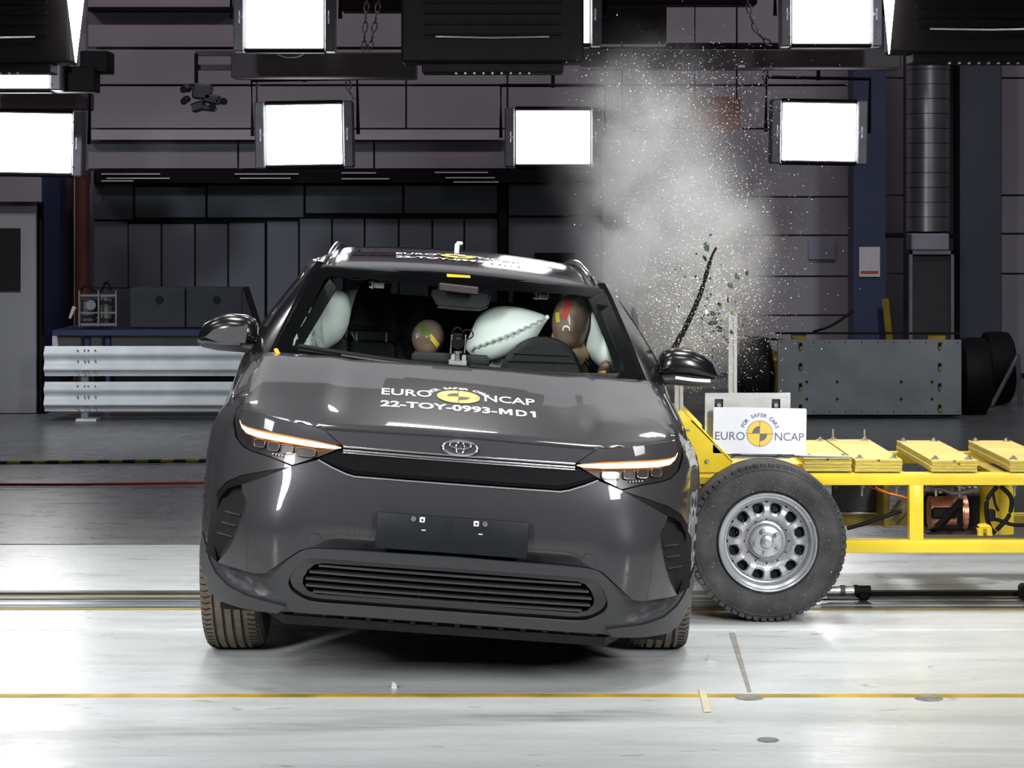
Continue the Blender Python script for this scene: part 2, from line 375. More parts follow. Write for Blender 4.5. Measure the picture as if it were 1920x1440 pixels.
# dark alcove: low eave beam and panelled cabinets
bx('eave_beam', 165, 318, 1130, 343, 22.3, .6, M['dark_metal'], None, label='long dark beam with pale streaks below the upper wall', cat='beam')
eb = bpy.data.objects['eave_beam']
for (x0, x1, y) in ((190, 300, 325), (200, 318, 333), (190, 250, 338), (440, 560, 325), (450, 545, 333), (640, 705, 323), (640, 730, 334), (815, 915, 322), (835, 928, 332), (850, 935, 340)):
    bx('pale_streak', x0, y, x1, y+2.4, 22.27, .03, M['paper'], eb)  # thin pale strips laid along the beam
def wall_cabs(rects, n):
    for (x0, y0, x1, y1) in rects:
        bx('cabinet_panel', x0+.8, y0, x1-.8, y1, 22.62, .05, M['wall_dark'], n, bev=.006)
cw = empty('panelled_wall_unit', W(560, 745, 22.7), label='wide unit of dark blue-grey panels filling the alcove behind the car', cat='cabinet')
CWI = Matrix.Translation(-cw.location)
def reloc(o, root):
    o.matrix_parent_inverse = Matrix.Translation(-Vector(root.location)); return o
class _P:  # parent helper keeping world placement for boxes made in world coordinates
    pass
rects = [(175, 345, 250, 412), (252, 350, 386, 408), (388, 347, 570, 408), (572, 347, 755, 400), (757, 347, 934, 400),
         (175, 415, 240, 540), (240, 420, 302, 540), (303, 420, 365, 540), (366, 420, 427, 540), (428, 418, 497, 640), (500, 415, 560, 640), (561, 410, 622, 640), (623, 410, 683, 640), (684, 410, 747, 640), (748, 410, 810, 640), (811, 410, 870, 640), (871, 410, 934, 640),
         (175, 541, 427, 640), (952, 345, 1125, 404), (952, 408, 1125, 640)]
for (x0, y0, x1, y1) in rects: reloc(bx('panel', x0+.8, y0, x1-.8, y1, 22.62, .05, M['wall_dark'], cw, bev=.006), cw)
reloc(bx('back_frame', 172, 343, 1130, 745, 22.68, .05, M['dark_void'], cw), cw)
reloc(bx('post', 935, 343, 950, 745, 22.5, .15, M['dark_metal'], cw, label='dark upright post'), cw)
bx('wall_notice', 1002, 474, 1078, 520, 22.55, .03, M['dark_metal'], None, label='dark rectangular board on the alcove wall right of the roof of the car', cat='board')
# columns
bx('blue_column', 1600, -60, 1660, 660, 21.6, .35, M['blue'], label='dark blue steel column with a white notice taped to it', cat='column')
bx('column', 78, 318, 112, 760, 21.6, .3, M['blue'], label='dark blue steel column beside the pale door at left', cat='column')
bx('pipe_backing', 1697, -60, 1788, 700, 22.5, .1, mat('dark_recess', (.05, .045, .05), .7, var=.2), label='dark tall recess panel behind the round ventilation duct', cat='panel')
bx('column', 1800, -60, 1877, 760, 22.2, .4, mat('slate_blue_column', (.055, .065, .09), .5, var=.15, scale=2), label='wide slate blue column right of the ventilation duct', cat='column')
bx('brown_upright', 112, 330, 135, 745, 22.0, .1, mat('brown_panel', (.06, .035, .035), .7, var=.2), label='narrow dark brown upright panel left of the orange pipe', cat='panel')  # dark brown is the upright's own colour
bm = NB(); a, b = W(155, 320, 21.7), W(155, 745, 21.7); b.z = 0; cyl(bm, a, b, 14*21.7/4375, n=24)
fin('orange_pipe', bm, M['orange_pipe'], label='thick rust orange pipe running down at the left of the alcove', cat='pipe')
bm = NB(); b = W(173, 0, 22.2); cyl(bm, W(173, 320, 22.2), (b.x, b.y, 0), 3*22.2/4375, n=12)
fin('conduit', bm, M['wall_dark'], label='thin grey conduit right of the orange pipe', cat='pipe')
# pale door at left
d = bx('door_1', -90, 400, 68, 776, 20.2, .06, mat('pale_grey_door', (.24, .24, .26), .6, var=.08, scale=2), kind='structure', bev=.005)
bx('door_window', -90, 428, 37, 545, 20.17, .03, M['dark_void'], d)
bx('door_frame', 69, 380, 78, 776, 20.3, .1, M['dark_metal'], d)
bx('door_sill', -90, 776, 85, 781, 20.1, .3, M['dark_metal'], d)
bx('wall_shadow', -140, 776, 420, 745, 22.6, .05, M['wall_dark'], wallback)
# ventilation duct
du = empty('ventilation_duct', W(1740, 470, 22.0), label='round galvanised ventilation duct with ring seams above the filter box', cat='duct')
for k, (y0, y1) in enumerate([(105+i*27.5, 105+(i+1)*27.5-1.2) for i in range(-6, 12)]):
    bm = NB(); cyl(bm, W(1740, y0, 22.0), W(1740, y1, 22.0), 41*22/4375, n=36); reloc(fin('duct_section', bm, M['duct'], du), du)
bm = NB(); cyl(bm, W(1740, -60, 22.0), W(1740, 436, 22.0), 39*22/4375, n=24); reloc(fin('duct_core', bm, M['dark_metal'], du), du)
bx('wall_clamp', 1660, 438, 1694, 446, 22.0, .1, M['dark_metal'], label='short dark bracket left of the ventilation duct', cat='bracket')
bx('wall_clamp', 1782, 438, 1800, 446, 22.0, .1, M['dark_metal'], label='short dark bracket right of the ventilation duct', cat='bracket')
fb = empty('filter_box', W(1748, 660, 21.7), label='tall dark filter cabinet with pale edges under the duct', cat='cabinet')
reloc(bx('filter_panel', 1711, 478, 1783, 645, 21.7, .3, mat('filter_mesh', (.045, .045, .048), .8, var=.2, bump=.4, bscale=200), fb), fb)
for (x0, y0, x1, y1) in ((1705, 470, 1711, 660), (1783, 470, 1789, 660), (1705, 470, 1789, 477)):
    reloc(bx('frame_rail', x0, y0, x1, y1, 21.66, .06, M['grey_metal'], fb), fb)
bx('white_carton', 1709, 438, 1780, 469, 21.7, .3, mat('grey_carton', (.30, .32, .36), .6, var=.15, scale=9), label='pale grey box on top of the dark filter cabinet', cat='box', bev=.01)
# notices
def notice(x0, y0, x1, y1, Y, m, label, band=None):
    o = bx('notice', x0, y0, x1, y1, Y, .01, m, label=label, cat='notice')
    if band: bx('printed_band', x0+3, band[0], x1-3, band[1], Y-.004, .004, band[2], o)
    return o
notice(1611, 463, 1650, 519, 21.58, M['paper'], 'white notice with a red band taped to the blue column', (508, 513, M['red_tape']))
notice(1516, 450, 1566, 486, 22.95, mat('grey_notice', (.30, .31, .38), .7, var=.1), 'small grey notice on the wall left of the blue column')
# guard rails at left
gr = empty('guard_rail', W(160, 790, 19.35), label='galvanised double W-beam guard rail on short posts left of the car', cat='guard rail')
def wbeam(y0, y1, x0, x1, Y):
    prof = []; a, b = W(0, y0, Y).z, W(0, y1, Y).z; n = 28
    for i in range(n+1):
        t = i/n; prof.append((a+(b-a)*t, -.035*(1-math.cos(t*4*math.pi))/2*1.0 - (.012 if .2 < t < .8 else 0)))
    bm = NB(); X = [W(x0, 0, Y).x, W(188, 0, Y).x, W(190, 0, Y).x, W(x1, 0, Y).x]; rows = []
    for j, x in enumerate(X):
        rows.append([bm.verts.new((x, Y+q-(.006 if j < 2 else 0), z)) for z, q in prof])
    for A, B in zip(rows, rows[1:]):
        for i in range(n): bm.faces.new((A[i], A[i+1], B[i+1], B[i]))
    be = [e for e in bm.edges if len(e.link_faces) == 1]; r = bmesh.ops.extrude_edge_only(bm, edges=be)
    for v in r['geom']:
        if isinstance(v, bmesh.types.BMVert): v.co.y += .02
    return bm
for (y0, y1) in ((649, 705), (716, 771)):
    reloc(fin('rail_beam', wbeam(y0, y1, 84, 640, 19.35), M['galv'], gr), gr)
for x in (158, 500):
    reloc(bx('rail_post', x-6, 700, x+6, 788, 19.45, .06, M['galv'], gr), gr)
    reloc(bx('foot_plate', x-16, 786, x+22, 790, 19.35, .2, M['galv'], gr), gr)
for x in (145, 158, 165, 178):
    for y in (657, 677, 697, 724, 744, 764):
        bm = NB(); c = W(x, y, 19.30); cyl(bm, c, c+Vector((0, .03, 0)), .006, n=8); reloc(fin('rail_bolt', bm, M['zinc'], gr), gr)
# blue bench behind the rails
bn = empty('steel_bench', W(300, 700, 20.6), label='long bench with a blue steel top edge behind the guard rail', cat='bench')
reloc(bx('bench_edge', 98, 619, 640, 629, 20.4, .9, M['blue'], bn), bn)
reloc(bx('bench_panel', 98, 630, 640, 660, 20.6, .04, mat('pale_bench_panel', (.60, .60, .62), .6, var=.1), bn), bn)
for x in (163, 202): reloc(bx('bench_leg', x-4, 629, x+4, 417+1.65*4375/20.45, 20.45, .08, M['blue'], bn), bn)
for x0, x1, lb in ((243, 347, 'left'), (349, 455, 'right')):
    bl = bx('wedge_block', x0, 540, x1, 615, 20.7, .5, mat('black_foam', (.03, .035, .045), .8, var=.2), bev=.01, label='dark wedge-fronted block with a round mark on the bench, %s one of the pair' % lb, cat='block', group='dark blocks on the bench')
    bm = NB(); c = W((x0+x1)/2+4, 562, 20.69); cyl(bm, c, c+Vector((0, .02, 0)), .035, n=20); fin('round_mark', bm, M['dark_void'], bl)
    if lb == 'right':
        bm = NB(); pts = [W(455, 540, 20.7), W(480, 617, 20.7), W(455, 617, 20.7)]; prism(bm, [(q.x, q.z) for q in pts], 20.7, 21.2); fin('sloping_end', bm, mat('black_foam_end', (.03, .035, .045), .8, var=.2), bl)
eng = empty('engine_cage', W(182, 612, 20.5), label='steel cage with a dirty green machine inside at the left end of the bench', cat='machine')
GM = mat('oily_green_metal', (.17, .20, .17), .5, .4, col2=(.03, .035, .03), scale=14)
for (x0, x1) in ((147, 150), (183, 186), (216, 219)): reloc(bx('cage_post', x0, 545, x1, 612, 20.5, .03, M['grey_metal'], eng), eng)
for (y0, y1) in ((552, 556), (585, 588), (606, 611)): reloc(bx('cage_bar', 147, y0, 219, y1, 20.52, .03, M['grey_metal'], eng), eng)
bm = NB(); box(bm, W(166, 582, 20.7), (.14, .2, .22), bev=.02); box(bm, W(200, 578, 20.75), (.12, .2, .24), bev=.03); box(bm, W(182, 600, 20.75), (.28, .2, .07), bev=.02)
reloc(fin('machine_body', bm, GM, eng), eng)
bm = NB(); cyl(bm, W(170, 572, 20.55), W(170, 572, 20.7), .045, n=18); reloc(fin('pulley', bm, M['grey_metal'], eng), eng)
bm = NB(); tube(bm, spline([W(150, 550, 20.6), W(160, 535, 20.6), W(185, 548, 20.6), W(200, 528, 20.6), W(208, 545, 20.6)], 5), .012); reloc(fin('hose', bm, M['black'], eng), eng)
bm = NB(); tube(bm, [W(131, 597, 20.5), W(140, 575, 20.5)], [.012, .02]); fin('hand_torch', bm, M['paper'], label='small bright metal rod leaning left of the machine cage', cat='rod')
# striped barrier tape and cables
TM = bpy.data.materials.new('striped_tape'); TM.use_nodes = True; nt = TM.node_tree; b = nt.nodes['Principled BSDF']
wv = nt.nodes.new('ShaderNodeTexWave'); wv.inputs['Scale'].default_value = 2.6; wv.inputs['Distortion'].default_value = 0; tc = nt.nodes.new('ShaderNodeTexCoord'); mp = nt.nodes.new('ShaderNodeMapping'); mp.inputs['Rotation'].default_value = (0, 0, .7)
nt.links.new(tc.outputs['Object'], mp.inputs[0]); nt.links.new(mp.outputs[0], wv.inputs['Vector']); wv.bands_direction = 'X'
rp = nt.nodes.new('ShaderNodeValToRGB'); rp.color_ramp.interpolation = 'CONSTANT'; rp.color_ramp.elements[0].color = (.03, .03, .03, 1); rp.color_ramp.elements[1].position = .5; rp.color_ramp.elements[1].color = (.45, .42, .05, 1)
nt.links.new(wv.outputs['Fac'], rp.inputs[0]); nt.links.new(rp.outputs[0], b.inputs['Base Color'])
bm = NB(); ps = [W(x, 868-4.0*(x+100)/500+1.5*math.sin(x/40), 16.0) for x in range(-120, 700, 20)]
tube(bm, [(p.x, p.y, .012) if 0 else (p.x, gy(870-.010*x_), .01) for p, x_ in zip(ps, range(-120, 700, 20))], .013, n=8)
fin('hazard_tape', bm, TM, label='black and yellow striped hose lying across the dark floor at left', cat='hose')
bm = NB(); tube(bm, [((x-960)*gy(911)/4375, gy(912-.006*x+.8*math.sin(x/90)), .012) for x in range(-120, 700, 20)], .009, n=8)
fin('red_cable', bm, M['red'], label='thin red cable stretched along the floor left of the car', cat='cable')
# guide rails in the floor
gl = empty('guide_rail', (0, 10.3, 0), label='long steel guide rail with chain sunk in the floor behind the car', cat='rail')
M['rail_dark'] = mat('oily_rail_steel', (.10, .11, .12), .35, .7, var=.4, scale=20, stretch=(.3, 6, 1))
M['rail_bright'] = mat('polished_rail_steel', (.45, .47, .5), .3, .8, var=.3, scale=20, stretch=(.3, 6, 1))
M['rail_gold'] = mat('ochre_rail_grease', (.40, .30, .09), .5, .2, var=.4, scale=10, stretch=(.3, 6, 1))
for (a, b_, m, h, nm) in ((1112, 1116, 'rail_dark', .012, 'chain_track'), (1122, 1125, 'rail_dark', .006, 'rail_edge'), (1128, 1131, 'rail_dark', .005, 'rail_edge'), (1131, 1136, 'rail_bright', .006, 'rail_head'), (1138, 1141, 'rail_dark', .004, 'rail_edge'), (1141, 1144, 'rail_gold', .003, 'rail_border'), (1117, 1121, 'rail_gold', .003, 'rail_border')):
    bm = NB(); box(bm, (0, (gy(a)+gy(b_))/2, h/2), (18, abs(gy(a)-gy(b_)), h)); reloc(fin(nm, bm, M[m], gl), gl)
bm = NB(); box(bm, (3.2, gy(1118), .012), (3.6, .05, .024)); reloc(fin('drive_rail', bm, M['dark_metal'], gl), gl)
# ================================================================== LAMP RIG
LG = 'flood lamps on the back rig'
def lamp(x0, y0, x1, y1, Y, label, tilt=0, name='flood_lamp'):
    c = W((x0+x1)/2, (y0+y1)/2, Y); a, b = W(x0, y0, Y), W(x1, y1, Y); w2, h2 = (b.x-a.x)/2, (a.z-b.z)/2
    e = empty(name, c, (0, R(tilt), 0), label=label, cat='lamp', group=LG)
    bm = NB(); box(bm, (0, 0, 0), (w2*2, .02, h2*2), bev=.004); fin('lamp_glass', bm, M['lamp'], e)
    for s in (-1, 1):
        bm = NB(); box(bm, (s*(w2+.055), .06, 0), (.085, .20, h2*2.25), bev=.01); f = fin('side_plate', bm, M['grey_metal'], e)
        bm = NB(); box(bm, (s*(w2+.05), -.045, 0), (.012, .008, h2*.42), bev=.003); fin('slot_highlight', bm, M['white'], f)  # white bar paints the bright highlight in the flange slot
        for z in (-.8, .0, .72):
            bm = NB(); cyl(bm, (s*(w2+.03), -.05, h2*z), (s*(w2+.03), -.03, h2*z), .011, n=8); fin('clip', bm, M['yellow_dull'] if z else M['zinc'], f)
    for z in (-1, 1):
        bm = NB(); box(bm, (0, .06, z*(h2+.02)), (w2*2+.02, .16, .035), bev=.008); fin('frame_bar', bm, M['dark_metal'], e)
    bm = NB(); box(bm, (0, .24, 0), (w2*2.1, .32, h2*2.0), bev=.05); fin('housing', bm, M['dark_metal'], e)
    bm = NB(); cyl(bm, (0, .1, h2+.2), (0, .1, 7.0-c.z), .016, n=8); fin('hanger_pole', bm, M['dark_metal'], e)
    bm = NB(); tube(bm, [(-w2-.13, .1, 0), (-w2-.13, .1, h2+.22), (w2+.13, .1, h2+.22), (w2+.13, .1, 0)], .018, n=6); fin('yoke', bm, M['dark_metal'], e)
    return e
lamp(-16, 213, 134, 323, 19.6, 'glowing flood lamp at the far left, lower row', 1)
lamp(500, 197, 641, 308, 19.6, 'glowing flood lamp hanging left of centre, lower row', -1)
lamp(968, 208, 1106, 307, 19.6, 'glowing flood lamp above the roof of the car beside the dust cloud', 0)
lamp(1467, 194, 1604, 301, 19.6, 'glowing flood lamp at the right, lower row', 1)
lamp(461, -24, 606, 90, 18.8, 'glowing flood lamp cut by the top edge, left of the central dark housing', 0)
lamp(1486, -26, 1631, 81, 18.8, 'glowing flood lamp cut by the top edge, right of the dust cloud', 0)
lamp(-60, 90, 92, 165, 18.8, 'glowing flood lamp at the far left, upper row behind the dark housing', 0)
lamp(960, -24, 1105, 80, 18.8, 'glowing flood lamp mostly hidden behind the central dark housing', 0)
# near lamp housings seen from the side
def housing(x0, y0, x1, y1, Y, label, led=True):
    a, b = W(x0, y0, Y), W(x1, y1, Y); c = Vector(((a.x+b.x)/2, Y, (a.z+b.z)/2)); w2, h2 = (b.x-a.x)/2, (a.z-b.z)/2
    e = empty('lamp_housing', c, label=label, cat='lamp', group='dark lamp housings along the top')
    bm = NB(); box(bm, (0, .12, 0), (w2*2, .24, h2*2), bev=.012); fin('housing_shell', bm, M['dark_metal'], e)
    n = 9
    for i in range(n):
        z = -h2*.55+i*(h2*1.5)/n
        bm = NB(); box(bm, (0, -.006, z), (w2*1.5, .012, .012), bev=.003); fin('cooling_rib', bm, M['dark_metal'], e)
    bm = NB(); tube(bm, [(-w2*.62, -.02, -h2*.60), (0, -.025, -h2*.62), (w2*.62, -.02, -h2*.60)], .005, n=6); fin('rod', bm, M['zinc'], e)
    bm = NB(); box(bm, (0, .12, -h2-.025), (w2*1.55, .2, .05), bev=.006); fin('bottom_flange', bm, M['dark_metal'], e)
    for i in range(9):
        bm = NB(); cyl(bm, (-w2*.4+i*w2*.1, .02, -h2-.052), (-w2*.4+i*w2*.1, .05, -h2-.05), .006, n=8); fin('flange_bolt', bm, M['zinc'], e)
    return e
housing(-200, -120, 130, 117, 11.5, 'large dark ribbed lamp housing in the top left corner')
housing(752, -120, 1095, 117, 11.5, 'large dark ribbed lamp housing hanging above the car, top centre')
housing(1672, -120, 2040, 98, 11.5, 'large dark ribbed lamp housing in the top right corner')
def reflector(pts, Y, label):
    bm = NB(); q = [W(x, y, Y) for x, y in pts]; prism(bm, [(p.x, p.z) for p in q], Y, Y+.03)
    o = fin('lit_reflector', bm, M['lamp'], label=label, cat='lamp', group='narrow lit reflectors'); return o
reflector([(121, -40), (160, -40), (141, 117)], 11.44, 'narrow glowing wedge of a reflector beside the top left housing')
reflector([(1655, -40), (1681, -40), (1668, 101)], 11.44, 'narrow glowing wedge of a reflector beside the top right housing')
# overhead beams
def beam(x0, y0, x1, y1, Y, t, label, m='dark_metal'):
    return bx('overhead_beam', x0, y0, x1, y1, Y, t, M[m], label=label, cat='beam', bev=.01)
M['dim_metal'] = mat('dim_mauve_metal', (.06, .045, .055), .5, var=.2, scale=4)
beam(433, 98, 780, 146, 19.3, .3, 'dark overhead beam left of the central housing', 'dim_metal')
beam(1090, 92, 1690, 128, 19.3, .3, 'long dark overhead beam under the right top lamps', 'dim_metal')
beam(0, 172, 165, 205, 19.9, .3, 'dark overhead beam between the two far left lamps', 'dim_metal')
beam(1098, -60, 1420, 8, 20.4, .3, 'dark overhead beam at the very top, right of centre', 'dark_metal')
beam(640, -60, 752, 20, 20.4, .3, 'dark overhead beam at the top beside the chains', 'dark_metal')
beam(1100, 8, 1250, 80, 21.5, .2, 'dark overhead box behind the dust cloud at the top', 'dark_metal')
beam(1250, 80, 1486, 92, 20.5, .2, 'thin dark overhead bar right of the dust cloud', 'dark_metal')
bx('small_sign', 1384, 122, 1397, 126, 19.25, .02, M['white'], label='tiny white plate on the right overhead beam', cat='plate')
bm = NB(); tube(bm, spline([W(1225, 40, 21.42), W(1205, 55, 21.42), W(1235, 60, 21.42), W(1210, 75, 21.42)], 4), .03); box(bm, W(1216, 48, 21.42), (.16, .15, .07), bev=.02); box(bm, W(1219, 68, 21.42), (.09, .1, .12), bev=.02)
fin('spot_camera', bm, M['dark_metal'], label='small dark camera on the overhead box behind the dust cloud', cat='camera')
bx('salmon_board', 1295, 181, 1389, 244, 20.0, .02, M['paper_pink'], label='salmon coloured square board hanging right of the dust cloud', cat='board')
for x in (1303, 1381):
    bm = NB(); cyl(bm, (W(x, 128, 20).x, 20, 7.0), W(x, 184, 20), .005, n=6); fin('hanging_cord', bm, M['dark_metal'], bpy.data.objects['salmon_board'])
# left gantry box and motor
beam(150, 95, 203, 136, 19.0, .3, 'short dark motor box on the left rig beside the top left housing')
beam(96, 124, 178, 172, 18.95, .25, 'dark joint box right of the upper far left lamp')
# arm with camera cluster
cr = empty('hanging_camera_rig', W(367, 98, 19.4), label='cluster of small cameras hanging from an arm at upper left', cat='camera')
def rp_(o): return reloc(o, cr)
rp_(bx('arm', 366, 95, 448, 104, 19.4, .08, M['dim_metal'], cr)); rp_(bx('arm', 370, 121, 433, 131, 19.45, .08, M['dim_metal'], cr))
bm = NB(); cyl(bm, W(368, 100, 19.4), W(368, 160, 19.4), .016, n=10); rp_(fin('drop_rod', bm, M['dark_metal'], cr))
M['cam_metal'] = mat('dark_camera_body', (.035, .03, .035), .4, .3, var=.4, scale=20)
for (x, y, sx, sz, r) in ((380, 172, .16, .13, .1), (351, 165, .07, .06, .5), (350, 186, .06, .05, -.4), (398, 186, .14, .08, .2), (372, 200, .12, .08, -.3), (415, 190, .10, .05, 0), (392, 203, .12, .05, .1)):
    bm = NB(); box(bm, (0, 0, 0), (sx, .12, sz), rot=ER(0, r, 0), bev=.015); bmesh.ops.translate(bm, vec=W(x, y, 19.4), verts=bm.verts[:]); rp_(fin('camera_body', bm, M['cam_metal'], cr))
for (x, y) in ((344, 168), (345, 190), (398, 200), (419, 190)):
    bm = NB(); cyl(bm, W(x, y, 19.28), W(x, y, 19.4), .03, .024, n=14); rp_(fin('camera_lens', bm, M['dark_void'], cr))
# chains and cables
def chain(pts, label, link=.075, r=.008, name='chain'):
    P = spline(pts, 8); bm = NB(); acc = 0; last = P[0]; k = 0
    tot = sum((P[i+1]-P[i]).length for i in range(len(P)-1)); n = int(tot/link)
    for j in range(n):
        s = (j+.5)/n*tot; t = 0
        for i in range(len(P)-1):
            l = (P[i+1]-P[i]).length
            if t+l >= s: c = P[i].lerp(P[i+1], (s-t)/l); d = (P[i+1]-P[i]).normalized(); break
            t += l
        s1 = Vector((0, 1, 0)) if j % 2 else Vector((1, 0, 0)); s1 = (s1-d*s1.dot(d)).normalized()
        tube(bm, [c+d*math.cos(a)*link*.62+s1*math.sin(a)*link*.28 for a in [i_*math.pi/4 for i_ in range(8)]], r, n=5, closed=True)
    return fin(name, bm, mat('chain_steel', (.30, .27, .30), .4, .6, var=.2), label=label, cat='chain', kind=None)
chain([W(690, -30, 20), W(686, 30, 20), W(682, 95, 20)], 'hanging chain left of the central housing, left of the pair')
chain([W(715, -30, 20), W(704, 40, 20), W(693, 95, 20)], 'hanging chain left of the central housing, right of the pair')
chain([W(1398, -30, 20), W(1405, 20, 20), W(1420, 60, 20), W(1447, 85, 20)], 'slack chain curving down beside the right top lamp')
chain([W(1436, 132, 20), W(1434, 148, 20), W(1437, 165, 20)], 'short chain loop below the right overhead beam')
chain([W(652, 150, 20), W(655, 170, 20), W(663, 185, 20)], 'short chain above the left of centre flood lamp')
bm = NB(); tube(bm, spline([W(508, 92, 19), W(530, 106, 19), W(560, 106, 19), W(578, 92, 19)], 6), .006, n=6)
fin('lamp_cable', bm, M['paper'], label='slack pale cable looping under the upper left of centre lamp', cat='cable')

# small things on the floor
for x, y, lb in ((1405, 1308.5, 'right of the masking tape'), (1742, 1310, 'far right on the yellow line'), (1440, 1388, 'near the bottom edge, right of centre')):
    bm = NB(); Y = gy(y); c = Vector(((x-960)*Y/4375, Y, 0)); cyl(bm, c+Vector((0, 0, .0005)), c+Vector((0, 0, .003)), .048 if x != 1440 else .034, n=24)
    fin('cover_disc', bm, mat('worn_grey_cap', (.30, .31, .28), .6, var=.5, scale=30), label='small round grey cover disc set in the floor, '+lb, cat='disc', group='cover discs in the floor')
bm = NB(); Y = gy(1290); c = Vector(((738-960)*Y/4375, Y, 0)); prism(bm, [(c.x-.008, 0), (c.x+.012, 0), (c.x+.010, .014), (c.x-.004, .024)], Y-.004, Y+.004); fin('plastic_chip', bm, M['paper'], label='tiny upright pale plastic chip on the floor in front of the car', cat='chip')
bm = NB(); Y = gy(1238); c = Vector(((1334-960)*Y/4375, Y, 0)); box(bm, c+Vector((0, 0, .014)), (.03, .004, .022), bev=.001); box(bm, c+Vector((0, 0, .002)), (.034, .02, .004)); fin('clear_clip', bm, mat('clear_plastic', (.55, .56, .54), .3, var=.2, scale=40), label='small pale clip standing on the floor right of the front tyre', cat='clip')
# ================================================================== THE CAR
car = empty('car', (CX, CY_, 0), (0, 0, YAW), label='dark grey electric SUV facing the camera, tilted by the side impact', cat='car')
RB = (0, ROLL, 0)
def interp(t, T):
    if t <= T[0][0]: return T[0][1]
    for (a, x), (b, y) in zip(T, T[1:]):
        if t <= b: return x+(y-x)*(t-a)/(b-a)
    return T[-1][1]
def sst(t): t = min(1, max(0, t)); return t*t*(3-2*t)
def plan(a): a = min(a, .94); return .08*a*a+.45*(a/.93)**8
def prof(w):
    if w > .60: return 0.02*((w-.6)/.3)+.10*((w-.6)/.35)**3
    return .10*((.6-w)/.35)**2
def dF(u, w): return plan(abs(u))+prof(w)
def FR(off=0.0, f=dF): return lambda u, w: (u, f(u, w)+off, w)
def Hz(u, d):
    a = abs(u)
    q = min(d, .97); z = .9055+.2075*(q-.09)+.075*(q-.09)*(.967-q)+.06*max(0, d-.97)-.010*(a/.5)**2+.010-.25*max(0, a-.76)
    z += .010*sst((a-.40)/.10)*sst((d-.10)/.25)      # raised shoulders either side of the bonnet centre
    return z
def car_part(name, bm, m, parent=car, **k):
    return fin(name, bm, m, parent, rot=RB if parent is car else None, **k)
# ---- front bumper cover
fas = [(0, .751), (.355, .751), (.385, .758), (.436, .776), (.485, .797), (.572, .767), (.618, .745), (.70, .705), (.745, .683), (.738, .655), (.718, .630), (.722, .59), (.738, .54), (.752, .50), (.775, .45), (.800, .412), (.815, .392),
       (.74, .389), (.67, .386), (.636, .392), (.57, .447), (.523, .484), (.500, .492), (.472, .497), (.2, .504), (0, .507)]
def fas_d(u, w):
    a = abs(u); d = dF(u, w)
    # lower pillar facet swelling outboard, and the turned-in edge over the groove
    d -= .018*sst((a-.50)/.12)*(1-sst((a-.68)/.07))*sst((.72-w)/.2)
    d += .040*sst((.56-w)/.06)*(1-sst((a-.38)/.14))
    return d
bump = car_part('bumper_cover', panel(fas, FR(0, fas_d), .022, mirror=True, thick=(0, .03, 0)), M['paint'])
# tow hook covers
for s in (-1, 1):
    pl = [(.450, .505), (.452, .535), (.462, .546), (.488, .546), (.496, .535), (.495, .505)]
    car_part('tow_cover', panel(pl, FR(-.0025, fas_d), .012, thick=(0, .006, 0), sgn=s), M['paint'], parent=bump)
    bm = NB(); d0 = dF(.39, .545); cyl(bm, (s*.35, dF(.35, .56)-.002, .56), (s*.35, dF(.35, .56)+.01, .56), .009, n=14)
    fin('parking_sensor', bm, M['clad'], bump)
# ---- bonnet nose strip with emblem
nose = [(0, .851), (.405, .851), (.468, .8955), (0, .904)]
car_part('nose_panel', panel(nose, FR(0.0), .03, mirror=True, thick=(0, .02, 0)), M['paint'])
# bright double moulding
mb = car_part('nose_moulding_base', panel([(0, .8262), (.398, .8262), (.4045, .8498), (0, .8498)], FR(.004), .03, mirror=True, thick=(0, .012, 0)), M['gloss_black'])
for w0, rad in ((.8468, .0038), (.8352, .0036), (.8275, .0022)):
    bm = NB(); tube(bm, [(u, dF(u, w0)+.002, w0) for u in np.linspace(-.402, .402, 41)], rad, n=12); fin('nose_moulding', bm, M['chrome'], mb, ang=80)
band = [(0, .755), (.353, .755), (.383, .762), (.434, .780), (.484, .8005), (.468, .809), (.412, .834), (.398, .825), (0, .825)]
car_part('upper_grille_band', panel(band, lambda u, w: (u, plan(u)+.052+.10*(.825-w), w), .03, mirror=True, thick=(0, .02, 0)), M['gloss_black'])
bm = NB(); pts = [(u, dF(u, w)-.001, w) for u, w in [(-.484, .798), (-.436, .777), (-.385, .7585), (-.355, .752), (-.18, .7515), (0, .7515), (.18, .7515), (.355, .752), (.385, .7585), (.436, .777), (.484, .798)]]
tube(bm, pts, .0028, n=6); car_part('band_moulding', bm, M['chrome'])
# emblem: three interlocking ovals
M['emblem_face'] = mat('emblem_dark_glass', (.06, .06, .07), .2, .3, coat=.6, var=.1)
bm = NB(); ew, eh, ec = .060, .0235, .874
def eo(x, z, rx, rz, r, n=36):
    q = []
    for k in range(n):
        a = 2*math.pi*k/n; u, w_ = x+rx*math.cos(a), ec+z+rz*math.sin(a)
        q.append((u, dF(u, w_)-.010, w_))
    tube(bm, q, r, n=6, closed=True)
eo(0, 0, ew, eh, .0042); eo(0, .0085, ew*.62, eh*.48, .0030); eo(0, 0, ew*.24, eh*.86, .0030)
emb = car_part('emblem', bm, M['chrome'])
bm = NB(); vs = [bm.verts.new((ew*math.cos(2*math.pi*k/36), dF(0, ec+eh*math.sin(2*math.pi*k/36))-.005, ec+eh*math.sin(2*math.pi*k/36))) for k in range(36)]; bm.faces.new(vs)
r_ = bmesh.ops.extrude_face_region(bm, geom=bm.faces[:]); bmesh.ops.translate(bm, vec=(0, .008, 0), verts=[v for v in r_['geom'] if isinstance(v, bmesh.types.BMVert)])
fin('emblem_backing', bm, M['emblem_face'], emb)
